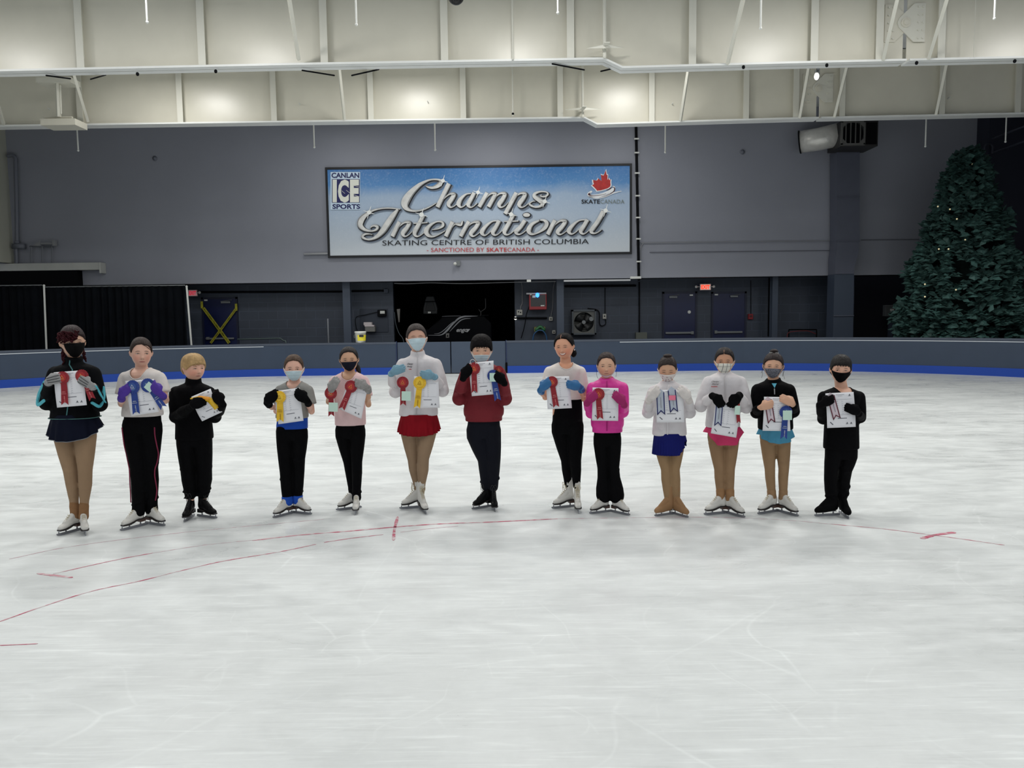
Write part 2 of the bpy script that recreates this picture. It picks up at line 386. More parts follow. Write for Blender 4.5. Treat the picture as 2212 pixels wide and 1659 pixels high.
beam(YA_,[(-330,158),(0,154),(640,140),(1305,128),(1345,147),(1700,137),(2212,125),(2600,115)],
     [-90,178,440,703,962,1233,1495,1757,1897,2030],
     [(645,128,625,0,1.1),(1572,137,1605,0,1.1),(1908,128,1938,0,1.1),(2006,126,2045,0,1.1)],
     [(1108,127,.02),(1306,122,.035),(2103,122,.008)],(1955,50,42),'nearer cream steel roof beam with white bottom flange, crossing the top edge of the photo',0)
beam(YB,[(-330,278),(0,273),(600,264),(1263,255),(1290,269),(1700,257),(2212,246),(2600,238)],
     [170,387,590,800,1000,1210,1408,1612,1720,1820,2036,2200],
     [(190,262,160,163,1.0),(744,257,733,153,1.0),(1470,260,1487,151,1.0),(1728,254,1747,146,1.0),(1803,252,1830,142,1.0),(2022,247,2045,137,1.0),(8,268,-8,215,1.0)],
     [(1108,250,.02),(1259,252,.03)],(1767,191,32),'farther cream steel roof beam just above the grey back wall',0)
# ------------------------------------------------------------------ boards
BOARD=mat('board_slate',(52,66,86),.42,var=.04,vs=3)
CAP=mat('board_cap',(74,82,96),.5,var=.05,vs=3)
KICK=mat('kick_blue',(14,66,164),.45)
STRIPE=mat('board_stripe_white',(214,220,226),.5)
GATEM=mat('gate_slate',(64,77,96),.42,var=.05,vs=2)
def sweep(mb,path,z0,z1,o0,o1,mi=0):
    "rectangular profile swept along an xy path, offset outwards o0..o1"
    p=np.array(path); t=np.gradient(p,axis=0); t/=np.linalg.norm(t,axis=1)[:,None]; n=np.stack([-t[:,1],t[:,0]],1)
    rings=[]
    for q,nn in zip(p,n): 
        a=q+nn*o0; b=q+nn*o1; rings.append([(a[0],a[1],z0),(b[0],b[1],z0),(b[0],b[1],z1),(a[0],a[1],z1)])
    mb.loft(rings,mi)
pth=outline(n=48); gx0=P(857,780,YC+RR)[0]; gx1=P(1094,780,YC+RR)[0]; gxm=P(974,780,YC+RR)[0]
L=[tuple(q) for q in pth if q[0]<gx0-.05]+[(gx0,YC+RR)]
Rr=[(gx1,YC+RR)]+[tuple(q) for q in pth if q[0]>gx1+.05]
ZT=.90
for pts,lab,sx in ((L,'curved slate blue rink boards left of the gate','L'),(Rr,'curved slate blue rink boards right of the gate','R')):
    r=empty('rink_boards',(pts[len(pts)//2][0],pts[len(pts)//2][1],0),lab,'rink boards','slate rink boards')
    m=MB(); sweep(m,pts,0,ZT-.05,0,.06); build(m,'board_panel',BOARD,r)
    m=MB(); sweep(m,pts,ZT-.05,ZT,-.012,.14); build(m,'cap_rail',CAP,r)
    q=pts[:-6] if sx=='L' else pts[4:]
    m=MB(); sweep(m,q,ZT-.088,ZT-.07,-.012,.0); build(m,'white_stripe',STRIPE,r)
    m=MB(); sweep(m,pts,0.0,.20,-.022,0); build(m,'kick_plate',KICK,r)
r=empty('rink_gate',(gxm,YC+RR,0),'plain slate double gate in the boards in front of the ice resurfacer','gate')
for a,b in ((gx0+.02,gxm-.012),(gxm+.012,gx1-.02)):
    m=MB(); m.bbox((a,YC+RR+.02,.02),(b,YC+RR+.07,ZT-.01)); build(m,'gate_leaf',GATEM,r,bevel=.01)
for x in (gx0,gx1):
    m=MB(); m.bbox((x-.015,YC+RR-.01,0),(x+.015,YC+RR+.06,ZT+.02)); build(m,'gate_post',mat('gate_post_blue',(22,40,78),.5),r)
m=MB(); q=P(1094,795,YC+RR-.02); m.tube([q+np.array([0,0,.13]),q-np.array([0,0,.12])],.03,n=8); build(m,'latch',mat('latch_black',(8,8,10),.5),r)
# ------------------------------------------------------------------ red marker lines on the ice
def marker_mat(name,rgb,thr):
    m,nt,b,N=newmat(name); tc=nt.nodes.new('ShaderNodeTexCoord').outputs['Object']; n=N.noise(tc,14,5).outputs[0]
    nt.links.new(N.mix(N.rng(n,thr-.12,thr+.12,0,.75),L3(rgb),(.715,.742,.738,1)),b.inputs['Base Color']); b.inputs['Roughness'].default_value=.6; return m
MARK=marker_mat('red_marker',(188,76,104),.52); MARKF=marker_mat('pink_faded_marker',(206,160,172),.47)
def gline(pts,w,mi_mat,label,z=.002):
    p=catmull([G(x,y)[:2] for x,y in pts],10); t=np.gradient(p,axis=0); t/=np.linalg.norm(t,axis=1)[:,None]; n=np.stack([-t[:,1],t[:,0]],1)
    A=[]
    for i,(q,nn) in enumerate(zip(p,n)):
        ww=w*.38*(.75+.35*RNG.random()); 
        if i in(0,len(p)-1): ww*=.3
        A.append([(q[0]-nn[0]*ww,q[1]-nn[1]*ww,z),(q[0]+nn[0]*ww,q[1]+nn[1]*ww,z)])
    m=MB(); m.sheet(np.array(A),np.array([0,0,-.0015])); return build(m,'marker_line',mi_mat,None,label=label,cat='ice marking',group='red marker lines on the ice')
gline([(20,1208),(160,1180),(400,1150),(700,1122)],.008,MARKF,'faint pink line running behind the nearest skates at far left')
gline([(115,1240),(250,1210),(330,1195)],.013,MARK,'red arc piece joining the left end tick mark')
gline([(330,1195),(440,1178),(548,1167)],.008,MARKF,'faded arc piece between two stronger red pieces at left')
gline([(545,1168),(650,1156),(750,1148),(850,1139),(950,1132),(1060,1128),(1205,1121)],.026,MARK,'bold red arc crossing under the short red tick mark at centre')
gline([(1205,1121),(1420,1118),(1560,1118),(1700,1124),(1800,1133)],.010,MARKF,'faded pink arc behind the four skaters at right')
gline([(1790,1132),(1900,1142),(1990,1153),(2080,1165),(2170,1178)],.011,MARK,'thin red arc running to the right edge of the ice')
gline([(0,1343),(100,1308),(200,1277),(300,1256),(375,1237)],.013,MARK,'red arc leaving the left photo edge, lowest of the arcs')
gline([(375,1237),(480,1213),(600,1193),(683,1176)],.012,MARK,'middle piece of the lower red arc at left')
gline([(700,1172),(760,1163),(828,1155)],.011,MARK,'short piece of the lower arc ending by the tick mark')
gline([(865,1150),(930,1142),(990,1137)],.010,MARKF,'pink arc piece just right of the centre tick mark')
gline([(850,1168),(852,1145),(859,1116)],.030,MARK,'short red tick mark crossing the bold arc at centre')
gline([(80,1239),(120,1244),(157,1248)],.035,MARK,'short red tick at the left end of the arc')
gline([(1990,1164),(2020,1156),(2064,1150)],.050,MARK,'broad scuffed red tick mark at right')
gline([(-8,1395),(40,1393),(82,1391)],.010,MARK,'short red dash at the left photo edge')
# ================================================================== BANNER
YBn=YU-.06
bz=(P(705,458,YBn)[2])
tl=P(703,360,YBn); tr=P(1366,355,YBn); bl=P(708,556,YBn); br_=P(1364,550,YBn)
bx0=(tl[0]+bl[0])/2; bx1=(tr[0]+br_[0])/2; bz1=(tl[2]+tr[2])/2; bz0=(bl[2]+br_[2])/2
ban=empty('wall_banner',((bx0+bx1)/2,YBn,bz0),'wide blue and white printed banner with chrome script lettering on the grey wall','banner')
m=MB(); fw=.065
m.bbox((bx0,YBn-.02,bz0),(bx1,YBn+.06,bz0+fw)); m.bbox((bx0,YBn-.02,bz1-fw),(bx1,YBn+.06,bz1)); m.bbox((bx0,YBn-.02,bz0+fw),(bx0+fw,YBn+.06,bz1-fw)); m.bbox((bx1-fw,YBn-.02,bz0+fw),(bx1,YBn+.06,bz1-fw))
build(m,'frame',mat('banner_frame_black',(14,16,22),.5),ban)
mm,nt,b,N=newmat('banner_print'); tc=nt.nodes.new('ShaderNodeTexCoord').outputs['Object']
sx=nt.nodes.new('ShaderNodeSeparateXYZ'); nt.links.new(tc,sx.inputs[0])
H_=bz1-bz0
z=N.m('DIVIDE',sx.outputs['Z'],H_); z=N.m('ADD',z,N.m('MULTIPLY',N.m('SUBTRACT',N.noise(tc,.5,2).outputs[0],.5),.25))
cr=nt.nodes.new('ShaderNodeValToRGB'); nt.links.new(z,cr.inputs[0]); e=cr.color_ramp.elements
e[0].position=.05; e[0].color=L3((206,214,222)); e[1].position=.95; e[1].color=L3((66,126,190))
for p_,c_ in ((.35,(186,200,216)),(.66,(166,188,214)),(.8,(86,142,200))):
    q=e.new(p_); q.color=L3(c_)
ns=N.noise(tc,9,6,2.0).outputs[0]
c2=N.mix(N.rng(ns,.5,.75,0,.16),cr.outputs[0],L3((226,232,240))); nt.links.new(c2,b.inputs['Base Color']); b.inputs['Roughness'].default_value=.45
m=MB(); m.bbox((bx0+fw,YBn+.0,bz0+fw),(bx1-fw,YBn+.03,bz1-fw)); build(m,'printed_panel',mm,ban)
S=.13562
A0=(760,370); B0=(1020,370)
STR=[(A0,[(1180,238,12),(1225,255,34),(1295,262,46),(1380,225,72),(1425,170,60),(1380,138,30),(1270,137,26),(1170,170,40),(1070,230,66),(960,330,96),(885,430,122),(850,510,122),(865,580,84),(930,622,44),(1030,635,26),(1150,610,22),(1260,560,18),(1345,510,12)]),
(A0,[(1550,200,72),(1460,385,72),(1368,575,72)]),(A0,[(1440,470,12),(1500,410,18),(1570,362,30),(1630,370,60),(1600,440,70),(1548,520,72),(1570,572,34),(1620,565,16),(1670,530,12)]),
(A0,[(1900,358,15),(1820,372,28),(1740,445,60),(1705,520,74),(1735,572,32),(1790,555,16),(1850,500,12)]),(A0,[(1955,345,66),(1905,440,66),(1860,530,68),(1890,574,32),(1940,560,16),(2000,510,12)]),
(B0,[(243,345,66),(180,460,66),(115,572,66)]),(B0,[(200,470,12),(255,395,20),(320,352,34),(370,370,62),(320,470,66),(265,572,66)]),(B0,[(330,470,12),(390,395,20),(460,352,32),(525,365,60),(490,450,68),(435,530,72),(460,574,32),(520,555,14),(575,500,12)]),
(B0,[(710,345,68),(620,515,68),(530,683,68)]),(B0,[(640,480,12),(700,400,20),(780,352,34),(845,365,62),(815,440,68),(755,525,72),(780,574,32),(840,560,16),(910,505,12)]),
(B0,[(1110,380,14),(1085,395,14),(1110,405,24),(1160,402,32),(1205,370,32),(1180,335,22),(1085,330,26),(1005,360,46),(1000,405,66),(1070,455,80),(1125,505,72),(1095,555,42),(1015,575,26),(935,548,34),(915,515,24),(965,482,14),(1010,480,10)]),
(A0,[(300,905,12),(320,880,22),(365,868,34),(412,890,48),(390,935,36),(310,957,24),(205,932,50),(135,865,86),(150,780,96),(220,700,66),(320,635,34),(460,598,22),(610,590,20),(775,608,12)]),
(A0,[(735,615,36),(665,705,80),(580,830,98),(490,960,90),(395,1050,56),(285,1092,26),(195,1070,38),(170,1035,44),(215,1002,34),(290,1002,16),(330,1015,8)]),
(A0,[(765,812,68),(705,925,68),(650,1042,68)]),(A0,[(720,940,12),(770,870,20),(850,815,32),(920,825,60),(880,905,68),(820,990,72),(845,1038,32),(900,1020,14),(960,965,12)]),
(A0,[(1145,705,58),(1070,850,68),(1005,980,70),(1035,1038,32),(1100,1020,14),(1170,965,12)]),(A0,[(985,832,16),(1090,828,20),(1210,820,16)]),
(A0,[(1280,935,12),(1380,915,24),(1450,865,50),(1435,812,30),(1345,812,20),(1245,870,52),(1190,950,80),(1215,1015,62),(1290,1043,28),(1390,1010,14),(1490,950,12)]),
(A0,[(1610,810,68),(1555,925,68),(1500,1042,68)]),(A0,[(1575,930,12),(1640,850,20),(1700,848,50),(1740,850,46),(1765,795,20)]),
(A0,[(1870,803,66),(1800,925,66),(1738,1042,66)]),(A0,[(1815,930,12),(1870,860,20),(1950,812,32),(2020,822,60),(1975,905,68),(1905,990,72),(1930,1036,32),(1990,1015,14),(2050,965,12)]),
(B0,[(425,795,14),(320,805,22),(215,885,54),(160,970,74),(195,1022,32),(250,1000,14),(320,940,12)]),(B0,[(435,790,64),(385,885,66),(335,975,68),(365,1018,32),(420,1000,14),(490,940,12)]),
(B0,[(665,690,58),(590,830,68),(520,960,70),(550,1012,32),(620,990,14),(690,930,12)]),(B0,[(510,805,16),(620,800,20),(740,795,16)]),
(B0,[(845,785,66),(775,890,66),(705,965,68),(735,1006,32),(800,990,14),(880,930,12)]),
(B0,[(1085,782,18),(960,845,54),(905,940,80),(945,1000,44),(1040,985,24),(1150,905,68),(1185,830,70),(1140,785,36),(1070,785,14)]),
(B0,[(1325,785,68),(1265,895,68),(1208,1012,68)]),(B0,[(1275,910,12),(1330,845,20),(1410,790,32),(1485,800,60),(1440,880,68),(1370,965,72),(1395,1008,32),(1455,990,14),(1530,935,12)]),
(B0,[(1825,775,14),(1700,792,22),(1600,870,54),(1545,950,74),(1580,1000,32),(1640,980,14),(1710,920,12)]),(B0,[(1840,775,64),(1785,870,66),(1735,955,68),(1765,998,32),(1820,980,14),(1900,910,12)]),
(B0,[(2095,640,74),(2000,810,70),(1905,945,70),(1930,988,34),(1990,980,18),(2062,935,10)])]
def strokes(mb,Y,grow,dx,dy,lo=-1,hi=1):
    for i,(o,pts) in enumerate(STR):
        p=catmull(pts,7); xy=p[:,:2]; w_=np.maximum(p[:,2],8)/2+grow; t=np.gradient(xy,axis=0); t/=np.linalg.norm(t,axis=1)[:,None]+1e-9; n=np.stack([-t[:,1],t[:,0]],1)
        xy=xy.copy(); xy[0]-=t[0]*grow*.8; xy[-1]+=t[-1]*grow*.8
        A=[]
        for q,nn,ww in zip(xy,n,w_):
            r_=[]
            for sgn in (lo,hi):
                u=q+nn*ww*sgn; r_.append(P(o[0]+(u[0]+dx)*S,o[1]+(u[1]+dy)*S,Y))
            A.append(r_)
        A=np.array(A); A[:,:,1]-=i*2e-4; mb.grid(A)
def ell(mb,Y,o,cx,cy,a,b,rot=0,grow=0,n=28,mi=0):
    p=[]
    for t in np.linspace(0,2*math.pi,n,endpoint=False):
        x=(a+grow)*math.cos(t); y=(b+grow)*math.sin(t); p.append(P(o[0]+(cx+x*math.cos(rot)-y*math.sin(rot))*S,o[1]+(cy+x*math.sin(rot)+y*math.cos(rot))*S,Y))
    mb.add(p,[tuple(range(n))],mi)
SH=mat('print_grey_shadow',(112,124,142),.5); OUTL=mat('print_black',(20,22,28),.5); CHR=mat('print_silver',(226,226,224),.4,var=.13,vs=7); CHD=mat('print_mid_grey',(130,132,136),.5); WHT=mat('print_white',(240,243,246),.5)
m=MB(); strokes(m,YBn-.022,12,22,20); ell(m,YBn-.022,B0,890,712,72,46); build(m,'letter_shadow',SH,ban,norm=False)
m=MB(); strokes(m,YBn-.031,9,6,6); ell(m,YBn-.031,B0,872,698,70,44); build(m,'letter_outline',OUTL,ban,norm=False)
m=MB(); strokes(m,YBn-.040,0,-3,-4); ell(m,YBn-.040,B0,866,695,56,32); build(m,'script_lettering',CHR,ban,norm=False)
m=MB(); strokes(m,YBn-.052,-2,-3,-4,-.98,-.72); build(m,'letter_bevel',CHD,ban,norm=False)
for o,x,y,r_ in ((A0,1450,150,38),(A0,2010,335,38),(B0,1155,480,40),(A0,275,655,42),(A0,1110,690,46),(B0,620,685,42),(B0,2125,625,42)):
    m=MB(); ell(m,YBn-.062,o,x,y,r_*.8,r_*.8)
    for a in (0,1): ell(m,YBn-.064-.002*a,o,x,y,r_*2.3 if a==0 else 6,6 if a==0 else r_*2.6,.3)
    build(m,'sparkle',mat('print_sparkle',(250,252,250),.5),ban,norm=False)
NAVY=mat('print_navy',(26,30,92),.5); REDP=mat('print_red',(196,60,64),.5); LEAF=mat('print_leaf_red',(186,44,42),.5,var=.2,vs=6); LBL=mat('print_pale_blue',(206,226,244),.5); GRYP=mat('print_grey',(128,138,134),.5)
m=MB()
pxtext(m,'SKATING CENTRE OF BRITISH COLUMBIA',826,519.5,1272,530.5,YBn-.02,0,.0,-.008)
pxtext(m,'SKATE',1256,431,1296,440,YBn-.02,0,.015); build(m,'small_black_lettering',OUTL,ban,norm=False)
m=MB(); pxtext(m,'- SANCTIONED BY',922,535.5,1046,544.5,YBn-.02,0,.0,-.006); build(m,'small_red_lettering',REDP,ban,norm=False); m=MB(); pxtext(m,'SKATE',1051,535,1095,544,YBn-.02,0,.015); build(m,'small_red_lettering',REDP,ban,norm=False); m=MB(); pxtext(m,'CANADA -',1096,535,1164,544,YBn-.02,0,0,-.006); build(m,'small_red_lettering',REDP,ban,norm=False)
m=MB(); pxtext(m,'CANADA',1297,431,1349,440,YBn-.02,0,0); build(m,'small_grey_lettering',GRYP,ban,norm=False)
# corner logo, left
def q4(mb,x0,y0,x1,y1,Y,mi=0): mb.add([P(x0,y0,Y),P(x1,y0,Y),P(x1,y1,Y),P(x0,y1,Y)],[(0,1,2,3)],mi)
m=MB(); q4(m,714,371.5,778,453,YBn-.018); build(m,'logo_backing',LBL,ban,norm=False)
m=MB(); q4(m,717,387,777,438,YBn-.021); pxtext(m,'CANLAN',716,373,776,384.5,YBn-.021,0,.035); pxtext(m,'SPORTS',718,441,778,451.5,YBn-.021,0,.035); build(m,'logo_navy',NAVY,ban,norm=False)
m=MB(); pxtext(m,'I',718.5,388,727.5,437,YBn-.024,0,.06); pxtext(m,'C',730,388,753.5,437.5,YBn-.024,0,.05); pxtext(m,'E',756,388,775.5,437,YBn-.024,0,.06)
for x0,y0,x1,y1 in ((738,412,745,418),(748,411,756,417),(765,401,776,404),(765,421,776,425)): m.tube([P(x0,y0,YBn-.023),P(x1,y1,YBn-.023)],.006,n=4)
build(m,'logo_white',mat('print_cream',(234,236,226),.5),ban,norm=False)
# corner logo, right: leaf and skate swirl
LO=(1240,355); LS=130/2157
leaf=[(1137,215),(1165,370),(1195,395),(1205,365),(1195,560),(1240,490),(1260,565),(1310,545),(1300,640),(1310,735),(1290,800),(1210,855),(1090,895),(960,930),(820,945),(800,900),(650,750),(712,708),(690,640),(682,560),(790,580),(835,572),(872,497),(930,555),(985,595),(975,470),(960,372),(1030,398),(1065,395)]
def lp(x,y,Y): return P(LO[0]+x*LS,LO[1]+y*LS,Y)
c_=np.array([1020,650])
m=MB(); m.add([lp(*(c_+(np.array(q)-c_)*1.13),YBn-.018) for q in leaf],[tuple(range(len(leaf)))]); build(m,'leaf_halo',WHT,ban,norm=False)
m=MB(); m.add([lp(x,y,YBn-.022) for x,y in leaf],[tuple(range(len(leaf)))]); build(m,'maple_leaf',LEAF,ban,norm=False)
def arc(mb,pts,Y):
    p=catmull(pts,8); xy=p[:,:2]; t=np.gradient(xy,axis=0); t/=np.linalg.norm(t,axis=1)[:,None]; n=np.stack([-t[:,1],t[:,0]],1)
    mb.grid(np.array([[lp(*(q-k*w_/2),Y),lp(*(q+k*w_/2),Y)] for q,k,w_ in zip(xy,n,p[:,2])]))
m=MB(); arc(m,[(640,960,60),(520,1060,90),(600,1130,90),(900,1110,100),(1200,1010,110),(1400,900,120),(1440,820,60),(1380,790,40)],YBn-.02); arc(m,[(520,1150,20),(800,1200,60),(1100,1150,60),(1400,1030,50),(1700,960,20)],YBn-.02); build(m,'swirl_halo',WHT,ban,norm=False)
m=MB(); arc(m,[(590,1020,6),(530,1075,60),(640,1115,22),(900,1110,16),(1150,1050,10)],YBn-.023); arc(m,[(1370,800,8),(1450,850,34),(1440,940,34),(1330,1040,22),(1150,1130,14),(900,1200,6)],YBn-.023); arc(m,[(1150,930,6),(1270,890,28),(1335,820,30)],YBn-.023); build(m,'swirl',mat('print_maroon',(70,22,34),.5),ban,norm=False)
# ================================================================== BACKGROUND THINGS
def M_(n,*a,**k): return mat(n,*a,**k)
WHITEP=mat('white_plastic',(214,216,212),.5); BLKP=mat('black_plastic',(14,15,18),.5); GREYM=mat('grey_metal',(120,124,126),.45,.3); WALLB=mat('wall_blue_paint',(58,68,84),.5)
def simple(name,x0,y0,x1,y1,Y,dep,m_,label,cat,group=None,bev=.005):
    m=MB(); rect(m,x0,y0,x1,y1,Y,dep); return build(m,name,m_,None,label=label,cat=cat,group=group,bevel=bev)
# columns
for x0,x1,lab in ((741,757,'slate steel column left of the dark bay'),(1203,1218,'slate steel column between the charger and the wall fan'),(1668,1680,'slate steel column right of the red alarm box')):
    m=MB(); xa_,xb_,_,_=0,0,0,0; a=P(x0,670,YU+.3)[0]; b_=P(x1,670,YU+.3)[0]; d=.22
    m.bbox((a,YU+.3,-.045),(b_,YU+.315,zb)); m.bbox((a,YU+.3+d,-.045),(b_,YU+.315+d,zb)); m.bbox(((a+b_)/2-.01,YU+.31,-.045),((a+b_)/2+.01,YU+.3+d,zb))
    build(m,'steel_column',WALLB,None,label=lab,cat='column',group='slate steel columns')
# doors
DOOR=mat('door_dark_blue',(10,22,66),.38,var=.06); DFR=mat('door_frame_blue',(14,22,50),.5)
def door(n,x0,y0,x1,bar,closer,plates,taped=False,badge=False):
    Yd=YL-.05; a=P(x0,y0,Yd); b=P(x1,y0,Yd); z1=(a[2]+b[2])/2
    r=empty('door_%d'%n,((a[0]+b[0])/2,Yd,0)); tag(r,kind='structure'); r['label']='dark blue steel exit door'
    m=MB(); m.bbox((a[0],Yd,-.04),(a[0]+.06,YL,z1)); m.bbox((b[0]-.06,Yd,-.04),(b[0],YL,z1)); m.bbox((a[0],Yd,z1-.06),(b[0],YL,z1)); build(m,'door_frame',DFR,r)
    m=MB(); m.bbox((a[0]+.06,Yd+.015,-.04),(b[0]-.06,YL,z1-.06)); build(m,'door_leaf',DOOR,r)
    m=MB(); rect(m,bar[0],bar[1],bar[2],bar[3],Yd-.06,.05); e_=(bar[2]-bar[0])*.09
    rect(m,bar[4]-e_/2,bar[1]-1.5,bar[4]+e_/2,bar[3]+1,Yd-.075,.09); build(m,'push_bar',GREYM,r,bevel=.004)
    m=MB(); rect(m,*closer,Yd-.05,.05); q=P(closer[0],closer[1],Yd-.03); t=P(closer[2]+4,closer[1]-3,Yd-.03); m.tube([q,t],.01,n=6); build(m,'door_closer',GREYM,r)
    m=MB(); rect(m,*plates,Yd+.0,.012); build(m,'name_plate',WHITEP,r)
    if badge: m=MB(); c=P(1489,674,Yd); m.tube([c+np.array([0,-.0,0]),c+np.array([0,.02,0])],.05,n=16,round_=False); o=build(m,'round_badge',WHITEP,r)
    return r
door(1,434,642,512,(444,729.5,505,733,448),(477,651,497,655),(441,647,448,650))
door(2,1431,630,1506,(1438,717,1498,721,1496),(1446,640,1463,643.5),(1490,636,1497,639),badge=True)
door(3,1537,630,1613,(1545,715.5,1604,719.5,1547),(1578,638.5,1594,642),(1544,635,1551,638))
# caution tape
CT=mat('caution_yellow',(168,164,40),.6,var=.15,vs=10)
def tape(x0,y0,x1,y1,lab,wpx=6.5,dy=0):
    a=P(x0,y0,YL-.15-dy); b=P(x1,y1,YL-.15-dy); d=(b-a); d/=np.linalg.norm(d); n=np.cross(d,[0,1,0]); hw=wpx*YL/F/2
    A=np.array([[a+(b-a)*t-n*hw,a+(b-a)*t+n*hw] for t in np.linspace(0,1,9)]); A[:,:,1]+=.01*np.sin(np.linspace(0,3,9))[:,None]
    r=empty('caution_tape',(a+b)/2,lab,'tape','caution tape across the left exit door')
    m=MB(); m.sheet(A,np.array([0,.002,0])); build(m,'tape_strip',CT,r)
    m=MB()
    for t in (.15,.4,.65,.88):
        p=a+(b-a)*t-n*hw*.35; p[1]-=.012; text(m,'CAUTION',p-d*.22,d*.4,n*hw*1.0)
    build(m,'tape_lettering',BLKP,r,norm=False)
tape(439,665,495,741,'yellow caution tape running from upper left down to lower right across the door')
tape(509,668,455,741,'yellow caution tape running from upper right down to lower left across the door',5,-.02)
for x,y,l in ((436,658,'yellow tape patch at the upper left corner of the door crossed with tape'),(510,663,'yellow tape patch on the right edge of the door crossed with tape')):
    simple('tape_patch',x-2.5,y-7,x+2.5,y+8,YL-.13,.01,CT,l,'tape',bev=0)
# exit signs
def exitsign(x0,y0,x1,y1,lab,glow,heads):
    Ye=YL-.35; a=P((x0+x1)/2,(y0+y1)/2,Ye); r=empty('exit_sign',(a[0],Ye,P((x0+x1)/2,y1,Ye)[2]),lab,'exit sign','lit EXIT signs')
    m=MB(); rect(m,x0,y0,x1,y1,Ye,.05); build(m,'sign_case',mat('sign_case_pink',(200,168,166),.5),r,bevel=.004)
    m=MB(); rect(m,x0+1.3,y0+1.3,x1-1.3,y1-1.3,Ye-.006,.01); build(m,'sign_face',mat('sign_face_white_'+str(glow),(235,205,190) if glow>1 else (226,170,176),.5,emit=.35 if glow>1 else .15),r)
    m=MB(); pxtext(m,'EXIT',x0+2.5,y0+2.5,x1-2.5,y1-2.5,Ye-.01,0,.045); build(m,'sign_letters',mat('exit_red_'+str(glow),(235,52,24) if glow>1 else (205,40,66),.5,emit=glow),r,norm=False)
    m=MB(); 
    for hx,hy in heads: c=P(hx,hy,Ye-.02); m.ball(c,.045,10); m.tube([c,P((x0+x1)/2,hy,Ye+.03)],.012,n=6)
    build(m,'lamp_head',WHITEP,r,smooth=True)
    m=MB(); c=P((x0+x1)/2,(y0+y1)/2,Ye+.05); m.tube([c,[c[0],YL,c[2]]],.02,n=8); build(m,'wall_arm',GREYM,r)
exitsign(406,626,426,640,'small pink lit EXIT sign beside the drape post, over the taped door',.5,[(431,632)])
exitsign(1512,613,1536,627,'bright red EXIT sign between and above the two dark blue doors at right',1.8,[(1504,619.5),(1542,619)])
# drapes and posts
DR=mat('black_drape',(10,13,18),.8,var=.3,vs=2.5)
def drape(xp0,xp1,Y,lab):
    x0=P(xp0,680,Y)[0]; x1=P(xp1,680,Y)[0]; z1=P((xp0+xp1)/2,619,Y)[2]; n=int((x1-x0)/.018); xs=np.linspace(x0,x1,n)
    ph=np.cumsum(RNG.uniform(.25,.85,n)); am=.045+.02*np.sin(xs*2)
    r=empty('drape',((x0+x1)/2,Y,0),lab,'curtain','black pipe and drape curtains')
    A=[]
    for t,zz in enumerate(np.linspace(z1,-.03,8)): A.append(np.stack([xs,Y+am*np.sin(ph*1.0+.15*t)*(.6+.08*t),np.full(n,zz)],1))
    m=MB(); m.sheet(np.array(A),np.array([0,.006,0])); build(m,'curtain',DR,r,smooth=True)
    m=MB(); m.tube([(x0,Y,z1+.01),(x1,Y,z1+.01)],.018,n=8); build(m,'top_rail',GREYM,r,smooth=True)
drape(-260,94,22.3,'black drape hanging left of the left white post')
drape(99,402,22.3,'black drape hanging between the two white posts')
for xt,yt,xb_,yb_,lab in ((95,617,100.5,757,'thin white drape post, left one, leaning slightly'),(403,619,413.5,745,'white drape post beside the pink EXIT sign')):
    a=P(xt,yt,22.15); b=P(xb_,yb_,22.15); d=b-a; b=a+d*((a[2]+.03)/(-d[2])); m=MB(); m.tube([a,b],.027,n=10); m.ball(a,.035,8); build(m,'drape_post',WHITEP,None,True,lab,'post','white drape posts')
# mezzanine ledge at left
m=MB(); q=P(217,575,23.0); z0=P(200,583,23.0)[2]; z1=P(200,567,23.0)[2]; m.bbox((XW-4,23.0,z0),(q[0]-.035,YU-.005,z1)); m.bbox((q[0]-.03,22.97,z0-.10),(q[0]+.01,YU-.005,z1)); 
build(m,'mezzanine_ledge',mat('ledge_white',(176,178,174),.5,var=.05,vs=3),None,label='long pale ledge jutting out above the drapes at far left',cat='ledge',bevel=.01)
# black box put in as the shade under the ledge
m=MB(); m.bbox((XW-4,23.02,zb-.35),(P(150,600,22.6)[0],YU-.005,z0-.005)); build(m,'ledge_shade_box',BLACKIN,None,label='black box standing in for the shade under the pale ledge',cat='shade_box')
# frame on the ledge
r=empty('steel_bracket',P(92,562,23.12),'small grey steel frame standing on the pale ledge','bracket'); m=MB()
for x in (67,91,112): m.tube([P(x,567.5,23.12),P(x,531,23.12)],.022,n=4,round_=False)
m.tube([P(64,532,23.12),P(116,533,23.12)],.024,n=4,round_=False); build(m,'bracket_frame',mat('bracket_grey',(98,102,110),.5),r)
m=MB(); m.prism([P(71,531,23.10),P(86,531,23.10),P(86,520,23.10)],(0,.05,0)); rect(m,113,519,119,531,23.10,.1); m.tube([P(86,526,23.14),P(113,526,23.14)],.03,n=6); build(m,'bracket_head',mat('bracket_pale',(140,142,146),.5),r)
# corner drain pipe
GP=mat('wall_pipe_grey',(104,108,119),.45)
m=MB(); m.tube(catmull([P(18,337,23.15),P(27,336,23.15),P(33,342,23.15),P(34,356,23.15),P(36,440,23.15),P(37,523,23.15)],5),.055,n=12); m.tube([P(36.5,520,23.15),P(37,526,23.15)],.075,n=12,round_=False); rect(m,25,526,50,537,23.08,.15); m.tube([P(35,537,23.15),P(36,570,23.15)],.05,n=10)
build(m,'drain_pipe',GP,None,True,'grey elbow pipe running down the left wall corner','pipe')
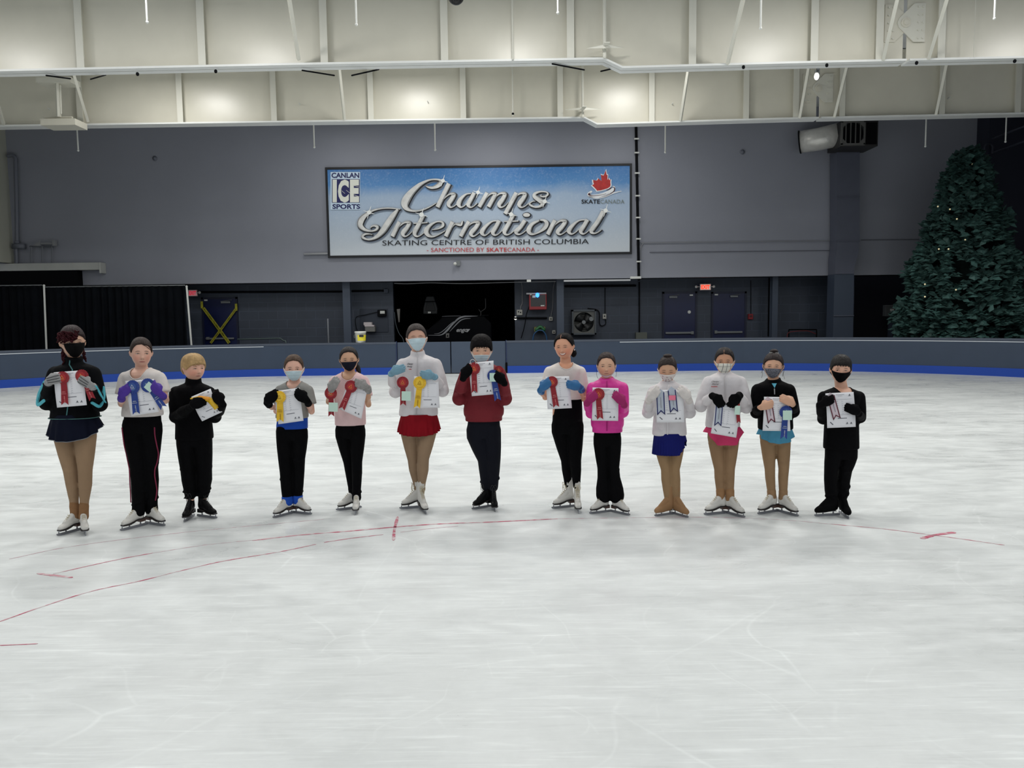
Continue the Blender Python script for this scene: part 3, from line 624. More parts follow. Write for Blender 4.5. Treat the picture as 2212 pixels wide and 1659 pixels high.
# pipes and conduits on the walls
def pipe(name,pts,rad,m_,lab,cat='pipe',n=8):
    m=MB(); m.tube(pts,rad,n=n); return build(m,name,m_,None,True,lab,cat)
r=empty('conduit_riser',P(1378,600,YU-.04),'black vertical conduit running down the wall right of the banner','pipe')
m=MB(); m.tube([P(1374,272,YU-.05),P(1380,604,YU-.05)],.04,n=8); build(m,'conduit_pipe',BLKP,r,True)
for y in (300,330,374,423,470,516,565): m=MB(); c=P(1374.5+ (y-272)*.018,y,YU-.1); m.box(c,(.07,.03,.02)); build(m,'conduit_clip',WHITEP,r)
m=MB(); rect(m,1362,597,1385,602,YU-.1,.1); build(m,'junction_fitting',WHITEP,r)
pipe('conduit',catmull([P(1384,560,YU-.03),P(1385,535,YU-.03),P(1390,526,YU-.03),P(1402,524.5,YU-.03),P(1600,522,YU-.03),P(1804,520,YU-.03)],6),.013,mat('conduit_pale',(140,142,148),.4),'thin pale conduit line running along the wall to the square duct')
pipe('conduit',[P(1404,545,YU-.02),P(1800,541,YU-.02)],.01,mat('conduit_dim',(96,98,108),.5),'dim lower conduit line left of the square duct')
pipe('conduit',[P(1860,518.5,YU-.03),P(2000,517,YU-.03)],.012,mat('conduit_dim',(96,98,108),.5),'dim conduit line between the square duct and the tree')
pipe('wall_tube',[P(658,549,YU-.06),P(706,548,YU-.06)],.035,mat('tube_grey',(150,152,156),.4),'short grey tube fixed to the wall at the lower left banner corner','tube')
m=MB(); rect(m,1218,604,1362,607.5,YU-.04,.06); build(m,'cable_tray',mat('tray_white',(190,192,196),.4),None,label='pale cable tray along the wall edge above the fan',cat='cable tray')
m=MB(); rect(m,1138,604,1147,609,YU-.06,.06); build(m,'wall_box',WHITEP,None,label='tiny white box on the wall edge above the charger',cat='box')
for x,y,l in ((334,342,'round grey wall bell on the left half of the grey wall'),(1604,328,'round grey wall bell right of the banner')):
    m=MB(); c=P(x,y,YU-.03); m.tube([c,c+np.array([0,.05,0])],.07,n=16,round_=False); m.ball(c,(.045,.04,.045),10); build(m,'wall_bell',GP,None,True,l,'bell')
r=empty('emergency_light',P(986,575,YU-.05),'small wall light under the middle of the banner','wall light'); m=MB(); rect(m,986,563,994,574,YU-.1,.1); build(m,'light_case',GREYM,r)
m=MB(); m.ball(P(983,570,YU-.12),.055,10); build(m,'light_head',WHITEP,r,True)
# silver air duct with fan box
SIL=mat('silver_foil_duct',(214,213,208),.3,.25,var=.1,vs=5,bump=.35,bs=9)
a=P(1728,307,22.9); b=P(1811,291,22.45)
r=empty('ventilation_duct',(a+b)/2-np.array([0,0,.5]),'silver foil round duct opening left of the roof fan box','duct')
m=MB(); m.tube([a,(a+b)/2+np.array([0,0,-.02]),b],[.31,.32,.325],n=28,round_=False); build(m,'duct_tube',SIL,r,True)
m=MB(); t=(b-a)/np.linalg.norm(b-a); m.tube([a-t*.02,a+t*.015],[.33,.33],n=28,round_=False); build(m,'duct_mouth',BLKP,r,True)
r=empty('fan_box',P(1856,316,22.0),'dark metal fan box hanging at the end of the silver duct','fan'); x0,x1,z0_,z1_=rect(MB(),1816,261,1897,316,22.0,.9)
m=MB(); m.bbox((x0,22.0,z0_),(x1,22.9,z1_)); build(m,'box_case',mat('fan_box_dark',(52,52,52),.5,.3),r,bevel=.01)
m=MB(); fx1=P(1868,290,22.0)[0]; m.bbox((x0,21.96,z0_+.04),(x0+.05,22.0,z1_)); m.bbox((fx1-.04,21.96,z0_+.04),(fx1,22,z1_)); m.bbox((x0,21.96,z1_-.05),(fx1,22,z1_)); m.bbox((x0,21.96,z0_+.02),(fx1,22,z0_+.08))
for sx_ in(0,1):
    for sz_ in(0,1):
        cxx=(x0+.05,fx1-.04)[sx_]; czz=(z0_+.08,z1_-.05)[sz_]; dx_=.13*(1,-1)[sx_]; dz_=.13*(1,-1)[sz_]; m.prism([(cxx,21.97,czz),(cxx+dx_,21.97,czz),(cxx,21.97,czz+dz_)],(0,.02,0))
for k in range(1,5):
    x=x0+(fx1-x0)*k/5; m.bbox((x-.012,21.965,z0_+.08),(x+.012,21.985,z1_-.05))
build(m,'fan_grille',mat('grille_steel',(120,120,118),.4,.5),r)
m=MB(); m.tube([((x0+fx1)/2,21.995,(z0_+z1_)/2),((x0+fx1)/2,22.01,(z0_+z1_)/2)],.3,n=28,round_=False); build(m,'fan_opening',BLACKIN,r)
m=MB(); m.bbox((fx1+.04,21.98,z0_+.05),(x1-.04,22.0,z1_-.05)); build(m,'access_panel',BLACKIN,r)
# square duct going down
DU=mat('duct_slate_paint',(84,88,102),.45,var=.04,vs=3)
def ringx(xa_,xb__,y,Y,dep):
    a=P(xa_,y,Y); b=P(xb__,y,Y); return [(a[0],Y,a[2]),(b[0],Y,a[2]),(b[0],Y+dep,a[2]),(a[0],Y+dep,a[2])]
r=empty('square_duct',(P(1830,700,22.6)[0],22.8,0),'slate painted square duct running down the wall, jogging left near its foot','duct')
m=MB(); m.loft([ringx(1808,1857,y,22.75,.5) for y in (326,425,520)]+[ringx(1807,1856,540,22.75,.5),ringx(1804,1850,562,22.75,.5),ringx(1804,1845,580,22.75,.5),ringx(1804,1845,592,22.75,.5)]); build(m,'upper_duct',DU,r)
m=MB(); a=ringx(1803,1845,592,22.78,.5); b=[(x,y,-.04) for x,y,_ in ringx(1799,1843,720,22.78,.5)]; m.loft([a,b]); build(m,'lower_duct',WALLB,r)
for y,x0_,x1_ in ((331,1808,1857),(425,1808,1857),(521,1808,1857),(682,1802,1844)): m=MB(); rect(m,x0_-1,y-1,x1_+1,y+1,22.73,.02); build(m,'duct_joint',DU,r)
# hanging rods under/among the beams
for px,y0,y1,Y,l in ((169,272,325,19.5,'thin white drop rod under the beam at far left'),(679,262,318,19.5,'thin white drop rod above the left end of the banner'),(940,258,324,19.5,'thin white drop rod above the banner middle'),(1437,262,329,19.5,'thin white drop rod right of the black conduit'),(1999,250,316,19.5,'thin white drop rod between the fan box and the tree'),(2172,252,306,19.5,'thin white drop rod at the far right'),
    (318,-20,48,11.5,'white drop rod at the top left of the photo'),(770,-20,53,11.5,'white drop rod at the top, left of the black ball'),(1205,-20,28,11.5,'short white drop rod at the top, right of the black ball'),(1643,-20,61,11.5,'white drop rod at the top, above the right half'),(2148,-20,40,11.5,'white drop rod at the top right corner')):
    a=P(px,y1,Y); q=np.array([a[0],a[1],7.62]) if y0<0 else P(px-.5,y0,Y)
    if y0>=0: q=np.array([a[0],a[1],q[2]]); 
    r=empty('drop_rod',a,l,'rod','white drop rods hanging from the roof')
    m=MB(); m.tube([a,q],.018 if Y>15 else .014,n=6)
    if y0>=0: m.tube([q,[q[0]-.05,YB-.1,q[2]+.14]],.012,n=6)
    build(m,'rod',WHITEP,r,True)
    m=MB(); m.ball(a,.028 if Y>15 else .022,8); build(m,'rod_end',WHITEP,r,True)
r=empty('ball_light',P(985,8,9.5),'black mirrored ball hanging at the top edge of the photo','ball'); c=P(985,-8,9.5)
m=MB(); m.ball(c,.098,24); build(m,'ball',mat('mirror_ball_black',(12,12,14),.15,.2,bump=1.0,bs=70),r,True); m=MB(); m.tube([c,[c[0],c[1],7.62]],.01,n=6); build(m,'cord',BLKP,r)
r=empty('bare_bulb_lamp',P(1764,178,16.8),'bare lit bulb hanging in front of the right roof hinge','lamp')
m=MB(); m.ball(P(1764,165,16.8),(.05,.05,.075),12); build(m,'bulb',mat('bulb_white',(255,250,235),.5,emit=4),r,True); m=MB(); m.tube([P(1764,158,16.8),P(1764,152,16.8)],.04,n=10,round_=False); a=P(1764,152,16.8); m.tube([a,[a[0],a[1],7.62]],.008,n=6); build(m,'socket',GREYM,r)
# heater on rod at far left
r=empty('roof_heater',P(125,270,17.6),'cream flat heater hanging on a rod below the left of the near beam','heater')
m=MB(); rect(m,77,166,152,178,17.6,.4); build(m,'mount_plate',BEAMS,r); m=MB(); m.tube([P(124,178,17.7),P(127,253,17.7)],.05,n=6,round_=False); m.tube([P(130,185,17.7),P(132,245,17.7)],.02,n=6); build(m,'hanger',BEAMS,r)
m=MB(); rect(m,87,256,162,270,17.6,.5); m.tube([P(97,254,17.8),P(155,254,17.8)],.03,n=6); build(m,'heater_case',BEAMM,r)
# cross-plates (antennas) on the beams
for x,y,Y,l in ((1307,104,YA_-.25,'thin cross-shaped bracket on the near beam'),(1260,237,YB-.25,'thin cross-shaped bracket on the far beam')):
    k=Y/F; m=MB(); c=P(x,y,Y); e_=38*k; m.prism([c+np.array(v) for v in ((-e_,0,.0),(0,-.12,.02),(e_,0,0),(0,-.12,-.04))],(0,.01,.012)); m.prism([c+np.array(v) for v in ((-.05,-.3,-.01),(.05,-.3,-.01),(.03,.2,.03),(-.03,.2,.03))],(0,0,.015)); build(m,'cross_bracket',BEAMS,None,label=l,cat='bracket')
# black stays under the near beam
for x0_,y0_,x1_,y1_,l in ((100,163,152,170,'left one of two short black stays under the near beam at far left'),(196,171,228,162,'right one of two short black stays under the near beam at far left'),(653,152,722,163,'black stay under the near beam, left of the middle'),(760,163,818,150,'black stay under the near beam, above the banner left half'),(1193,138,1262,151,'long black stay under the near beam left of the beam step'),(1298,154,1333,146,'short black stay under the beam step')):
    pipe('black_stay',[P(x0_,y0_,YA_-.05),P(x1_,y1_,YA_+.35)],.014,BLKP,l,'stay',6)
for x,y,Y,l in ((297,160,YA_,'first black clamp under the near beam from the left'),(466,154,YA_,'second black clamp under the near beam from the left'),(1606,145,YA_,'black clamp under the near beam right of the step'),(1786,141,YA_,'black clamp under the near beam above the bare bulb'),(1980,136,YA_,'black clamp under the near beam right of the hinge'),(2192,132,YA_,'black clamp under the near beam at the right edge'),(1108,246,YB,'black clamp at the foot of the far beam rod')):
    m=MB(); m.ball(P(x,y,Y-.2),(.03,.03,.035),8); build(m,'beam_clamp',BLKP,None,True,l,'clamp')
# lower wall fittings -------------------------------------------------------
pipe('handrail',catmull([P(514,733,22.6),P(600,731,22.6),P(605,731,22.6),P(612,736,22.6),P(618,742,22.6),P(619,742,22.6)-np.array([0,0,.8])],4),.022,mat('rail_dark_green',(70,84,84),.4,.3),'dark metal handrail behind the boards right of the taped door','rail')
pipe('floor_post',[P(708,690,22.9),P(710.5,760,22.9)],.028,mat('post_grey',(118,122,128),.4,.4),'thin grey steel post standing behind the boards','post')
pipe('wall_pipe',[P(425,631,YL-.06),P(741,630,YL-.06)],.03,BLKP,'long black pipe along the wall right of the pink EXIT sign')
pipe('wall_pipe',[P(760,629,YL-.06),P(832,628,YL-.06)],.03,BLKP,'short black pipe ending at the small square box')
simple('junction_box',829,624,838,633,YL-.1,.1,WALLB,'small slate junction box at the end of the short black pipe','junction box')
simple('backing_board',778,667,838,718,YL-.03,.03,mat('backing_slate',(46,54,68),.6),'slate backing board on the wall left of the dark bay','board')
r=empty('card_reader',P(824,683,YL-.1),'black box with a white label on the slate backing board','box'); m=MB(); rect(m,815,669,834,684,YL-.16,.13); build(m,'reader_case',BLKP,r,bevel=.02)
m=MB(); rect(m,821,671.5,831,677.5,YL-.165,.01); build(m,'white_label',WHITEP,r)
pipe('black_cable',catmull([P(816,674,YL-.08),P(790,680,YL-.08),P(769,686,YL-.08),P(769,705,YL-.08),P(772,714,YL-.08)],5),.01,BLKP,'black cable drooping from the labelled box','cable')
r=empty('towel_dispenser',P(797,716,YL-.1),'grey dispenser with crumpled white paper on top','dispenser'); m=MB(); rect(m,788,705,810,717,YL-.28,.25); build(m,'dispenser_case',mat('dispenser_grey',(112,112,110),.5),r,bevel=.02)
m=MB(); rect(m,785,696,803,703,YL-.3,.2); rect(m,787,702,808,706,YL-.3,.22); build(m,'paper_stack',mat('paper_pinkwhite',(206,198,200),.7),r,bevel=.02)
r=empty('bucket',P(779,738,21.42),'white bucket with yellow label standing on the boards','bucket'); c=P(779,737.5,21.42); kz=21.42/F
m=MB(); zz=ZT; m.loft([[(c[0]+rr*math.cos(a),c[1]+rr*math.sin(a),h) for a in np.linspace(0,2*math.pi,24,endpoint=False)] for rr,h in ((.135,ZT),(.15,ZT+.27),(.16,ZT+.27),(.16,ZT+.30),(.15,ZT+.31))]); build(m,'bucket_body',mat('bucket_white',(232,232,224),.45),r,True)
m=MB(); m.loft([[(c[0]+rr*math.cos(a),c[1]+rr*math.sin(a),h) for a in np.linspace(math.pi*1.37,math.pi*2.0,12)]+[(c[0]+(rr-.006)*math.cos(a),c[1]+(rr-.006)*math.sin(a),h) for a in np.linspace(math.pi*2.0,math.pi*1.37,12)] for rr,h in ((.142,ZT+.05),(.153,ZT+.21))]); build(m,'bucket_label',mat('label_yellow',(238,222,60),.5),r)
m=MB(); m.box(c+np.array([.055,-.147,.155]),(.06,.008,.03)); build(m,'label_patch',mat('patch_black',(40,40,44),.5),r)
m=MB(); m.tube(catmull([c+np.array([-.15,0,.22]),c+np.array([-.17,-.02,.15]),c+np.array([-.16,-.05,.10])],5),.008,n=6); build(m,'bucket_handle',GREYM,r)
# door jamb of bay + cables
pipe('ceiling_cable',catmull([P(852,612,YU+.15),P(880,613,YU+.15),P(930,611,YU+.15),P(1000,612.5,YU+.15),P(1100,610,YU+.15),P(1200,608,YU+.15)],6),.012,mat('cable_grey',(120,122,126),.5),'grey cable sagging along the top of the dark bay','cable')
simple('wall_panel',1113,608,1203,735,YL-.02,.02,mat('panel_slate',(50,58,72),.55,var=.1),'slate panel behind the charger right of the dark bay','panel',bev=0)
pipe('outlet_conduit',catmull([P(1120,609,YL-.05),P(1127,612,YL-.05),P(1128,640,YL-.05),P(1128,655,YL-.05),P(1125,662,YL-.05),P(1124,668,YL-.05)],5),.016,mat('cable_grey',(120,122,126),.5),'grey conduit leading down to the double outlet')
def outlet(x0,y0,x1,y1,l,dots):
    r=empty('wall_outlet',P((x0+x1)/2,y1,YL-.08),l,'outlet','white wall outlets'); m=MB(); rect(m,x0,y0,x1,y1,YL-.1,.09); build(m,'outlet_case',mat('outlet_pale',(170,170,164),.5),r,bevel=.01)
    m=MB(); 
    for x,y in dots: c=P(x,y,YL-.105); m.tube([c,c+np.array([0,.02,0])],.022,n=10,round_=False)
    build(m,'socket_face',BLKP,r)
outlet(1116,669,1128.5,681,'pale double outlet box at the right edge of the dark bay',[(1120,673.5),(1124.5,675)])
outlet(1186,684.5,1194,693,'small white outlet box right of the charger',[(1190,689)])
outlet(1193,713.5,1200,721,'white outlet with a round black socket above the smiling girl',[(1196.7,717.5)])
outlet(1302,678,1310,689,'white switch box right of the wall fan',[(1306,683)])
r=empty('battery_charger',P(1160,669,YL-.4),'red and dark grey battery charger on a white shelf','charger'); m=MB(); rect(m,1143,634,1181,669,YL-.42,.35); build(m,'charger_case',mat('charger_red',(150,42,48),.45),r,bevel=.02)
m=MB(); rect(m,1146.5,637,1178.5,662,YL-.43,.05); build(m,'charger_front',mat('charger_grey',(58,58,60),.5),r); m=MB(); rect(m,1137,632.5,1180,635.5,YL-.44,.4); build(m,'shelf_edge',mat('shelf_white',(200,200,204),.5),r)
m=MB(); m.ball(P(1161,637.5,YL-.46),(.06,.03,.075),10); build(m,'blue_indicator',mat('indicator_blue',(60,140,255),.5,emit=2.5),r,True); m=MB(); m.ball(P(1146.5,636,YL-.46),.035,8); rect(m,1150,638,1157,643,YL-.435,.01); rect(m,1168,659,1176,661.5,YL-.435,.01); build(m,'charger_marks',WHITEP,r)
pipe('shelf_rail',[P(1110,687,YL-.1),P(1180,687,YL-.1)],.03,BLKP,'black rail under the charger','rail')
pipe('charger_cable',catmull([P(1143,662,YL-.2),P(1137,680,YL-.2),P(1133,705,YL-.15),P(1126,730,YL-.1)],5),.014,BLKP,'black cable hanging from the charger','cable')
m=MB(); m.ball(P(1113.5,687.5,YL-.03),.05,8); build(m,'bay_lamp',mat('small_lamp_white',(255,250,235),.5,emit=2.5),None,True,'tiny bright lamp at the right edge of the dark bay','lamp')
r=empty('hose_reel',P(1167,733,YL-.3),'green and yellow hose holder with a blue hose loop','hose'); m=MB(); rect(m,1154,706,1178,716,YL-.3,.29); build(m,'hose_plate',mat('plate_olive',(96,98,48),.6),r); m=MB(); m.tube(catmull([P(1159,712,YL-.33),P(1167,706,YL-.33),P(1175,712,YL-.33)],5),.05,n=8); build(m,'hose_green',mat('hose_green',(30,92,52),.5),r,True)
m=MB(); m.tube(catmull([P(1150,742,YL-.36),P(1153,724,YL-.36),P(1160,715.5,YL-.36),P(1167,713.5,YL-.36),P(1174,716,YL-.36),P(1180,726,YL-.36),P(1182,742,YL-.36)],6),.022,n=8); build(m,'hose_blue',mat('hose_blue',(24,70,110),.5),r,True)
pipe('wall_conduit',catmull([P(1198,609,YL-.05),P(1195,625,YL-.05),P(1194,660,YL-.05),P(1190,684,YL-.05)],5),.014,mat('cable_grey',(120,122,126),.5),'grey conduit curving down to the small outlet right of the charger')
# wall fan
r=empty('wall_fan',P(1262,725,YL-.35),'square framed wall fan with four dark blades','fan'); x0,x1,z0_,z1_=rect(MB(),1235.5,669,1288,723,YL-.35,.3)
m=MB(); t_=.05; Yf=YL-.35
m.bbox((x0,Yf,z0_),(x1,YL,z0_+t_)); m.bbox((x0,Yf,z1_-t_),(x1,YL,z1_)); m.bbox((x0,Yf,z0_),(x0+t_,YL,z1_)); m.bbox((x1-t_,Yf,z0_),(x1,YL,z1_)); build(m,'fan_frame',mat('fan_frame_slate',(74,80,86),.45,.3),r)
cx_=(x0+x1)/2; cz_=(z0_+z1_)/2; R_=(x1-x0)/2-.07
m=MB(); n=32; a=np.linspace(0,2*math.pi,n,endpoint=False); sq=[]
for t in a:
    s_=max(abs(math.cos(t)),abs(math.sin(t))); sq.append((cx_+(x1-x0)/2*.98*math.cos(t)/s_,cz_+(z1_-z0_)/2*.98*math.sin(t)/s_))
ra=[(cx_+R_*math.cos(t),cz_+R_*math.sin(t)) for t in a]
m.loft([[(p[0],Yf+.05,p[1]) for p in sq],[(p[0],Yf+.05,p[1]) for p in ra],[(p[0],Yf+.2,p[1]) for p in ra],[(p[0],Yf+.2,p[1]) for p in sq]],caps=False); build(m,'fan_shroud',mat('shroud_grey',(88,90,88),.5,.2),r)
m=MB()
for k in range(9): zq=cz_-R_+2*R_*(k+.5)/9; m.box((cx_,Yf+.26,zq),(R_*math.sqrt(max(.05,1-((zq-cz_)/R_)**2)),.012,.026),R=Matrix.Rotation(.7,3,'X'))
build(m,'louvre',mat('louvre_grey',(120,122,118),.5,.2),r)
for k in range(4):
    an=math.radians(45+90*k); d_=np.array([math.cos(an),0,math.sin(an)]); e2=np.array([-math.sin(an),0,math.cos(an)]); c0=np.array([cx_,Yf+.13,cz_])
    A=np.array([[c0+d_*t*R_*.95+e2*(s_*(.05+.11*t)+.03*t)+np.array([0,.05*s_,0]) for s_ in (-1,0,1)] for t in (.12,.4,.7,1)]); m=MB(); m.sheet(A,np.array([0,.008,0])); build(m,'fan_blade',mat('blade_black',(26,28,30),.5),r,True)
m=MB(); m.tube([(cx_,Yf+.08,cz_),(cx_,Yf+.2,cz_)],.06,n=14,round_=False); m.tube([(cx_+R_*.75,Yf+.06,cz_+.1),(cx_+R_*.75,Yf+.14,cz_+.1)],.07,n=14,round_=False); build(m,'fan_hub',GREYM,r)
pipe('wall_conduit',[P(1307,622,YL-.04),P(1307,678,YL-.04)],.012,BLKP,'thin black conduit above the switch box by the wall fan')
pipe('fan_cable',catmull([P(1308,690,YL-.06),P(1308,700,YL-.06),P(1300,704,YL-.06),P(1295,698,YL-.06),P(1293,672,YL-.06),P(1270,666,YL-.06)],5),.014,BLKP,'black cable looping from the switch box to the wall fan','cable')
pipe('wall_conduit',[P(1381,610,YL-.06),P(1381,718,YL-.06)],.022,BLKP,'black vertical conduit above the olive junction box')
pipe('wall_pipe',[P(1222,618.5,YL-.06),P(1372,617,YL-.06)],.035,BLKP,'black pipe under the wall edge above the wall fan')
simple('junction_box',1374,718,1398,740,YL-.2,.18,mat('box_olive_grey',(86,90,84),.6),'olive grey junction box behind the boards left of the blue doors','junction box')
r=empty('fire_alarm',P(1622,692,YL-.1),'small red fire alarm box right of the right blue door','alarm'); m=MB(); rect(m,1617,678,1627,690,YL-.1,.1); build(m,'alarm_case',mat('alarm_red',(132,26,34),.5),r,bevel=.01); m=MB(); rect(m,1619.5,681,1624.5,685,YL-.11,.02); build(m,'alarm_lever',mat('alarm_dark',(70,16,20),.5),r)
pipe('wall_conduit',[P(1622,606,YL-.04),P(1622,678,YL-.04)],.01,BLKP,'thin black conduit above the red alarm')
m=MB(); rect(m,1661,600,1667,726,YL-.08,.08); build(m,'wall_rail',BLKP,None,label='black vertical rail left of the right steel column',cat='rail')
r=empty('hose_rack',P(1735,727,YL-.3),'dark rack with a red hose behind the boards left of the square duct','rack'); m=MB(); 
for x in (1704,1764): m.tube([P(x,712,YL-.3),P(x,745,YL-.3)-np.array([0,0,.62])],.02,n=4,round_=False)
m.tube([P(1704,712,YL-.3),P(1764,712,YL-.3)],.02,n=4,round_=False); build(m,'rack_frame',BLKP,r); m=MB(); m.tube(catmull([P(1700,730,YL-.32),P(1703,719,YL-.32),P(1720,715.5,YL-.32),P(1745,715,YL-.32),P(1762,721,YL-.32)],5),.013,n=6); build(m,'red_hose',mat('hose_red',(120,44,50),.5),r,True)
r=empty('electrical_box',P(1926,683,YL+.4),'grey electrical box with a white label left of the tree','box'); m=MB(); rect(m,1913,659,1940,683,YL+.4,.2); build(m,'box_case',mat('ebox_grey',(96,100,102),.5),r,bevel=.01); m=MB(); rect(m,1923,667,1931,672,YL+.39,.01); build(m,'box_label',WHITEP,r)
m=MB(); e_=P(1926,671,YL+.6); m.bbox((e_[0]-.06,YL+.6,-.04),(e_[0]+.06,YL+.7,e_[2])); build(m,'box_stand',WALLB,None,label='dark pedestal carrying the electrical box by the tree',cat='stand')
for (x0_,y0_,x1_,y1_,l) in ((2144,300,2215,272,'upper dark pipe slanting on the right wall'),(2144,330,2215,305,'lower dark pipe slanting on the right wall')):
    pipe('slanted_pipe',[P(x0_,y0_,YU-1.0),P(x1_,y1_,YU-3.0)],.025,mat('pipe_night',(48,52,66),.5),l)
r=empty('wall_bracket',P(2130,330,YU-.8),'dark curved bracket on the wall right of the tree top','bracket'); m=MB(); m.tube(catmull([P(2127,332,YU-.8),P(2128,316,YU-.8),P(2136,311,YU-.8),P(2144,316,YU-.8),P(2144,330,YU-.8)],5),.03,n=6); build(m,'bracket_hoop',mat('pipe_night',(48,52,66),.5),r,True)
# ice resurfacer in the bay --------------------------------------------------
r=empty('ice_resurfacer',(P(985,700,25.6)[0],26.2,-.04),'black ice resurfacer with silver stripes parked inside the dark bay','ice resurfacer')
Yv=25.4; VB=mat('vehicle_black',(3,4,9),.35); VS=mat('vehicle_silver',(150,152,156),.35,.4); SEATM=mat('seat_dark',(44,46,48),.7)
x0=P(872,700,Yv)[0]; x1=P(1062,700,Yv)[0]; zt=P(980,683,Yv)[2]
m=MB(); pr=[(x0,.25),(x1,.25),(x1,zt-.25),(x1-.25,zt),(x0+1.3,zt),(x0+.8,zt-.42),(x0,zt-.46)]
m.prism([(a,Yv,b) for a,b in pr],(0,1.7,0)); build(m,'vehicle_body',VB,r,bevel=.03)
m=MB(); m.bbox((x1-1.25,Yv+.15,zt),(x1-.1,Yv+1.6,zt+.03)); build(m,'rear_deck',VB,r)
for xx in (x0+.5,x1-.5):
    for yy in (Yv+.05,Yv+1.4): m=MB(); m.tube([(xx,yy,.27),(xx,yy+.22,.27)],.3,n=20,round_=False); build(m,'wheel',BLKP,r)
m=MB(); a_=[(915,678,25),(941,678,26),(944,702,5)]
def pp(l): return [P(840+x/5.53,590+y/5.53,Yv-.3) for x,y in l]
m.prism(pp([(448,280),(535,278),(552,335),(430,338)]),(0,.15,0)); m.prism(pp([(430,345),(555,342),(578,420),(575,485),(410,487),(412,420)]),(0,.2,0)); build(m,'seat_back',SEATM,r,bevel=.02)
m=MB(); m.prism(pp([(455,352),(530,352),(545,400),(560,450),(440,452),(438,420)]),(0,-.03,0)); build(m,'seat_panel',mat('seat_darker',(30,31,33),.7),r,bevel=.01)
m=MB(); m.prism(pp([(468,460),(502,460),(502,480),(468,480)]),(0,-.03,0)); build(m,'seat_tag',WHITEP,r)
def vribbon(mb,pts,Y=Yv-.02):
    p=catmull(pts,8); xy=p[:,:2]; t=np.gradient(xy,axis=0); t/=np.linalg.norm(t,axis=1)[:,None]; n=np.stack([-t[:,1],t[:,0]],1)
    A=np.array([[P(840+(q-k*w_/2)[0]/5.53,590+(q-k*w_/2)[1]/5.53,Y),P(840+(q+k*w_/2)[0]/5.53,590+(q+k*w_/2)[1]/5.53,Y)] for q,k,w_ in zip(xy,n,p[:,2])]); mb.sheet(A,np.array([0,.01,0]))
m=MB(); vribbon(m,[(470,742,3),(560,742,6),(630,735,12),(690,690,22),(760,610,20),(830,545,20),(890,520,18),(960,515,12),(1060,513,3)]); vribbon(m,[(725,700,3),(770,650,8),(850,570,12),(910,545,9),(975,540,3)]); vribbon(m,[(540,725,2),(600,718,6),(660,680,8),(740,605,7),(805,560,2)]); vribbon(m,[(635,517,3),(740,513,4),(860,512,3)]); build(m,'body_stripe',VS,r)
m=MB(); a=P(840+797/5.53,590+705/5.53,Yv-.03); b=P(840+945/5.53,590+703/5.53,Yv-.03); c=P(840+797/5.53,590+668/5.53,Yv-.03); text(m,'engo',a-(c-a)*.35,(b-a)*.9,(c-a)*1.35,0,.03,.12); m.prism(pp([(925,668),(972,668),(940,705),(925,705),(945,680),(925,680)]),(0,-.005,0)); build(m,'body_lettering',mat('lettering_silver',(176,178,182),.4),r,norm=False)
m=MB(); m.prism([P(840+x/5.53,590+y/5.53,Yv-.02) for x,y in((682,720),(720,718),(720,770),(682,772))],(0,.01,0)); build(m,'warning_sticker',mat('sticker_grey',(128,128,126),.6),r)
m=MB(); p_=lambda x,y: P(840+x/5.53,590+y/5.53,Yv-.031)
m.prism([p_(701,728),p_(712,760),p_(690,760)],(0,.005,0)); build(m,'sticker_mark',BLKP,r)
m=MB(); p2=lambda x,y,Y=Yv+.1: P(840+x/5.53,590+y/5.53,Y)
m.tube(catmull([p2(1153,305),p2(1155,410),p2(1130,440),p2(1100,462),p2(1098,500),p2(1075,540)],5),.015,n=6); m.tube([p2(1075,435),p2(1100,468)],.015,n=6); m.ball(p2(1065,565),.05,8); m.ball(p2(1082,560),.04,8); build(m,'control_lever',mat('lever_grey',(90,90,90),.4,.5),r,True)
m=MB(); m.prism([P(855+x,y,YL-.02) for x,y in((2,668),(9,667),(8,696),(6,696))],(0,.05,0)); build(m,'hanging_board',mat('board_grey',(110,108,104),.6),None,label='narrow grey board leaning inside the left edge of the bay',cat='board')
pipe('bay_rope',catmull([P(852,675,YL-.1),P(855,700,YL-.1),P(862,720,YL-.1),P(872,738,YL-.1),P(874,760,YL-.1)-np.array([0,0,.45])],5),.012,mat('rope_grey',(74,84,92),.6),'grey rope slanting down at the left edge of the bay','rope')
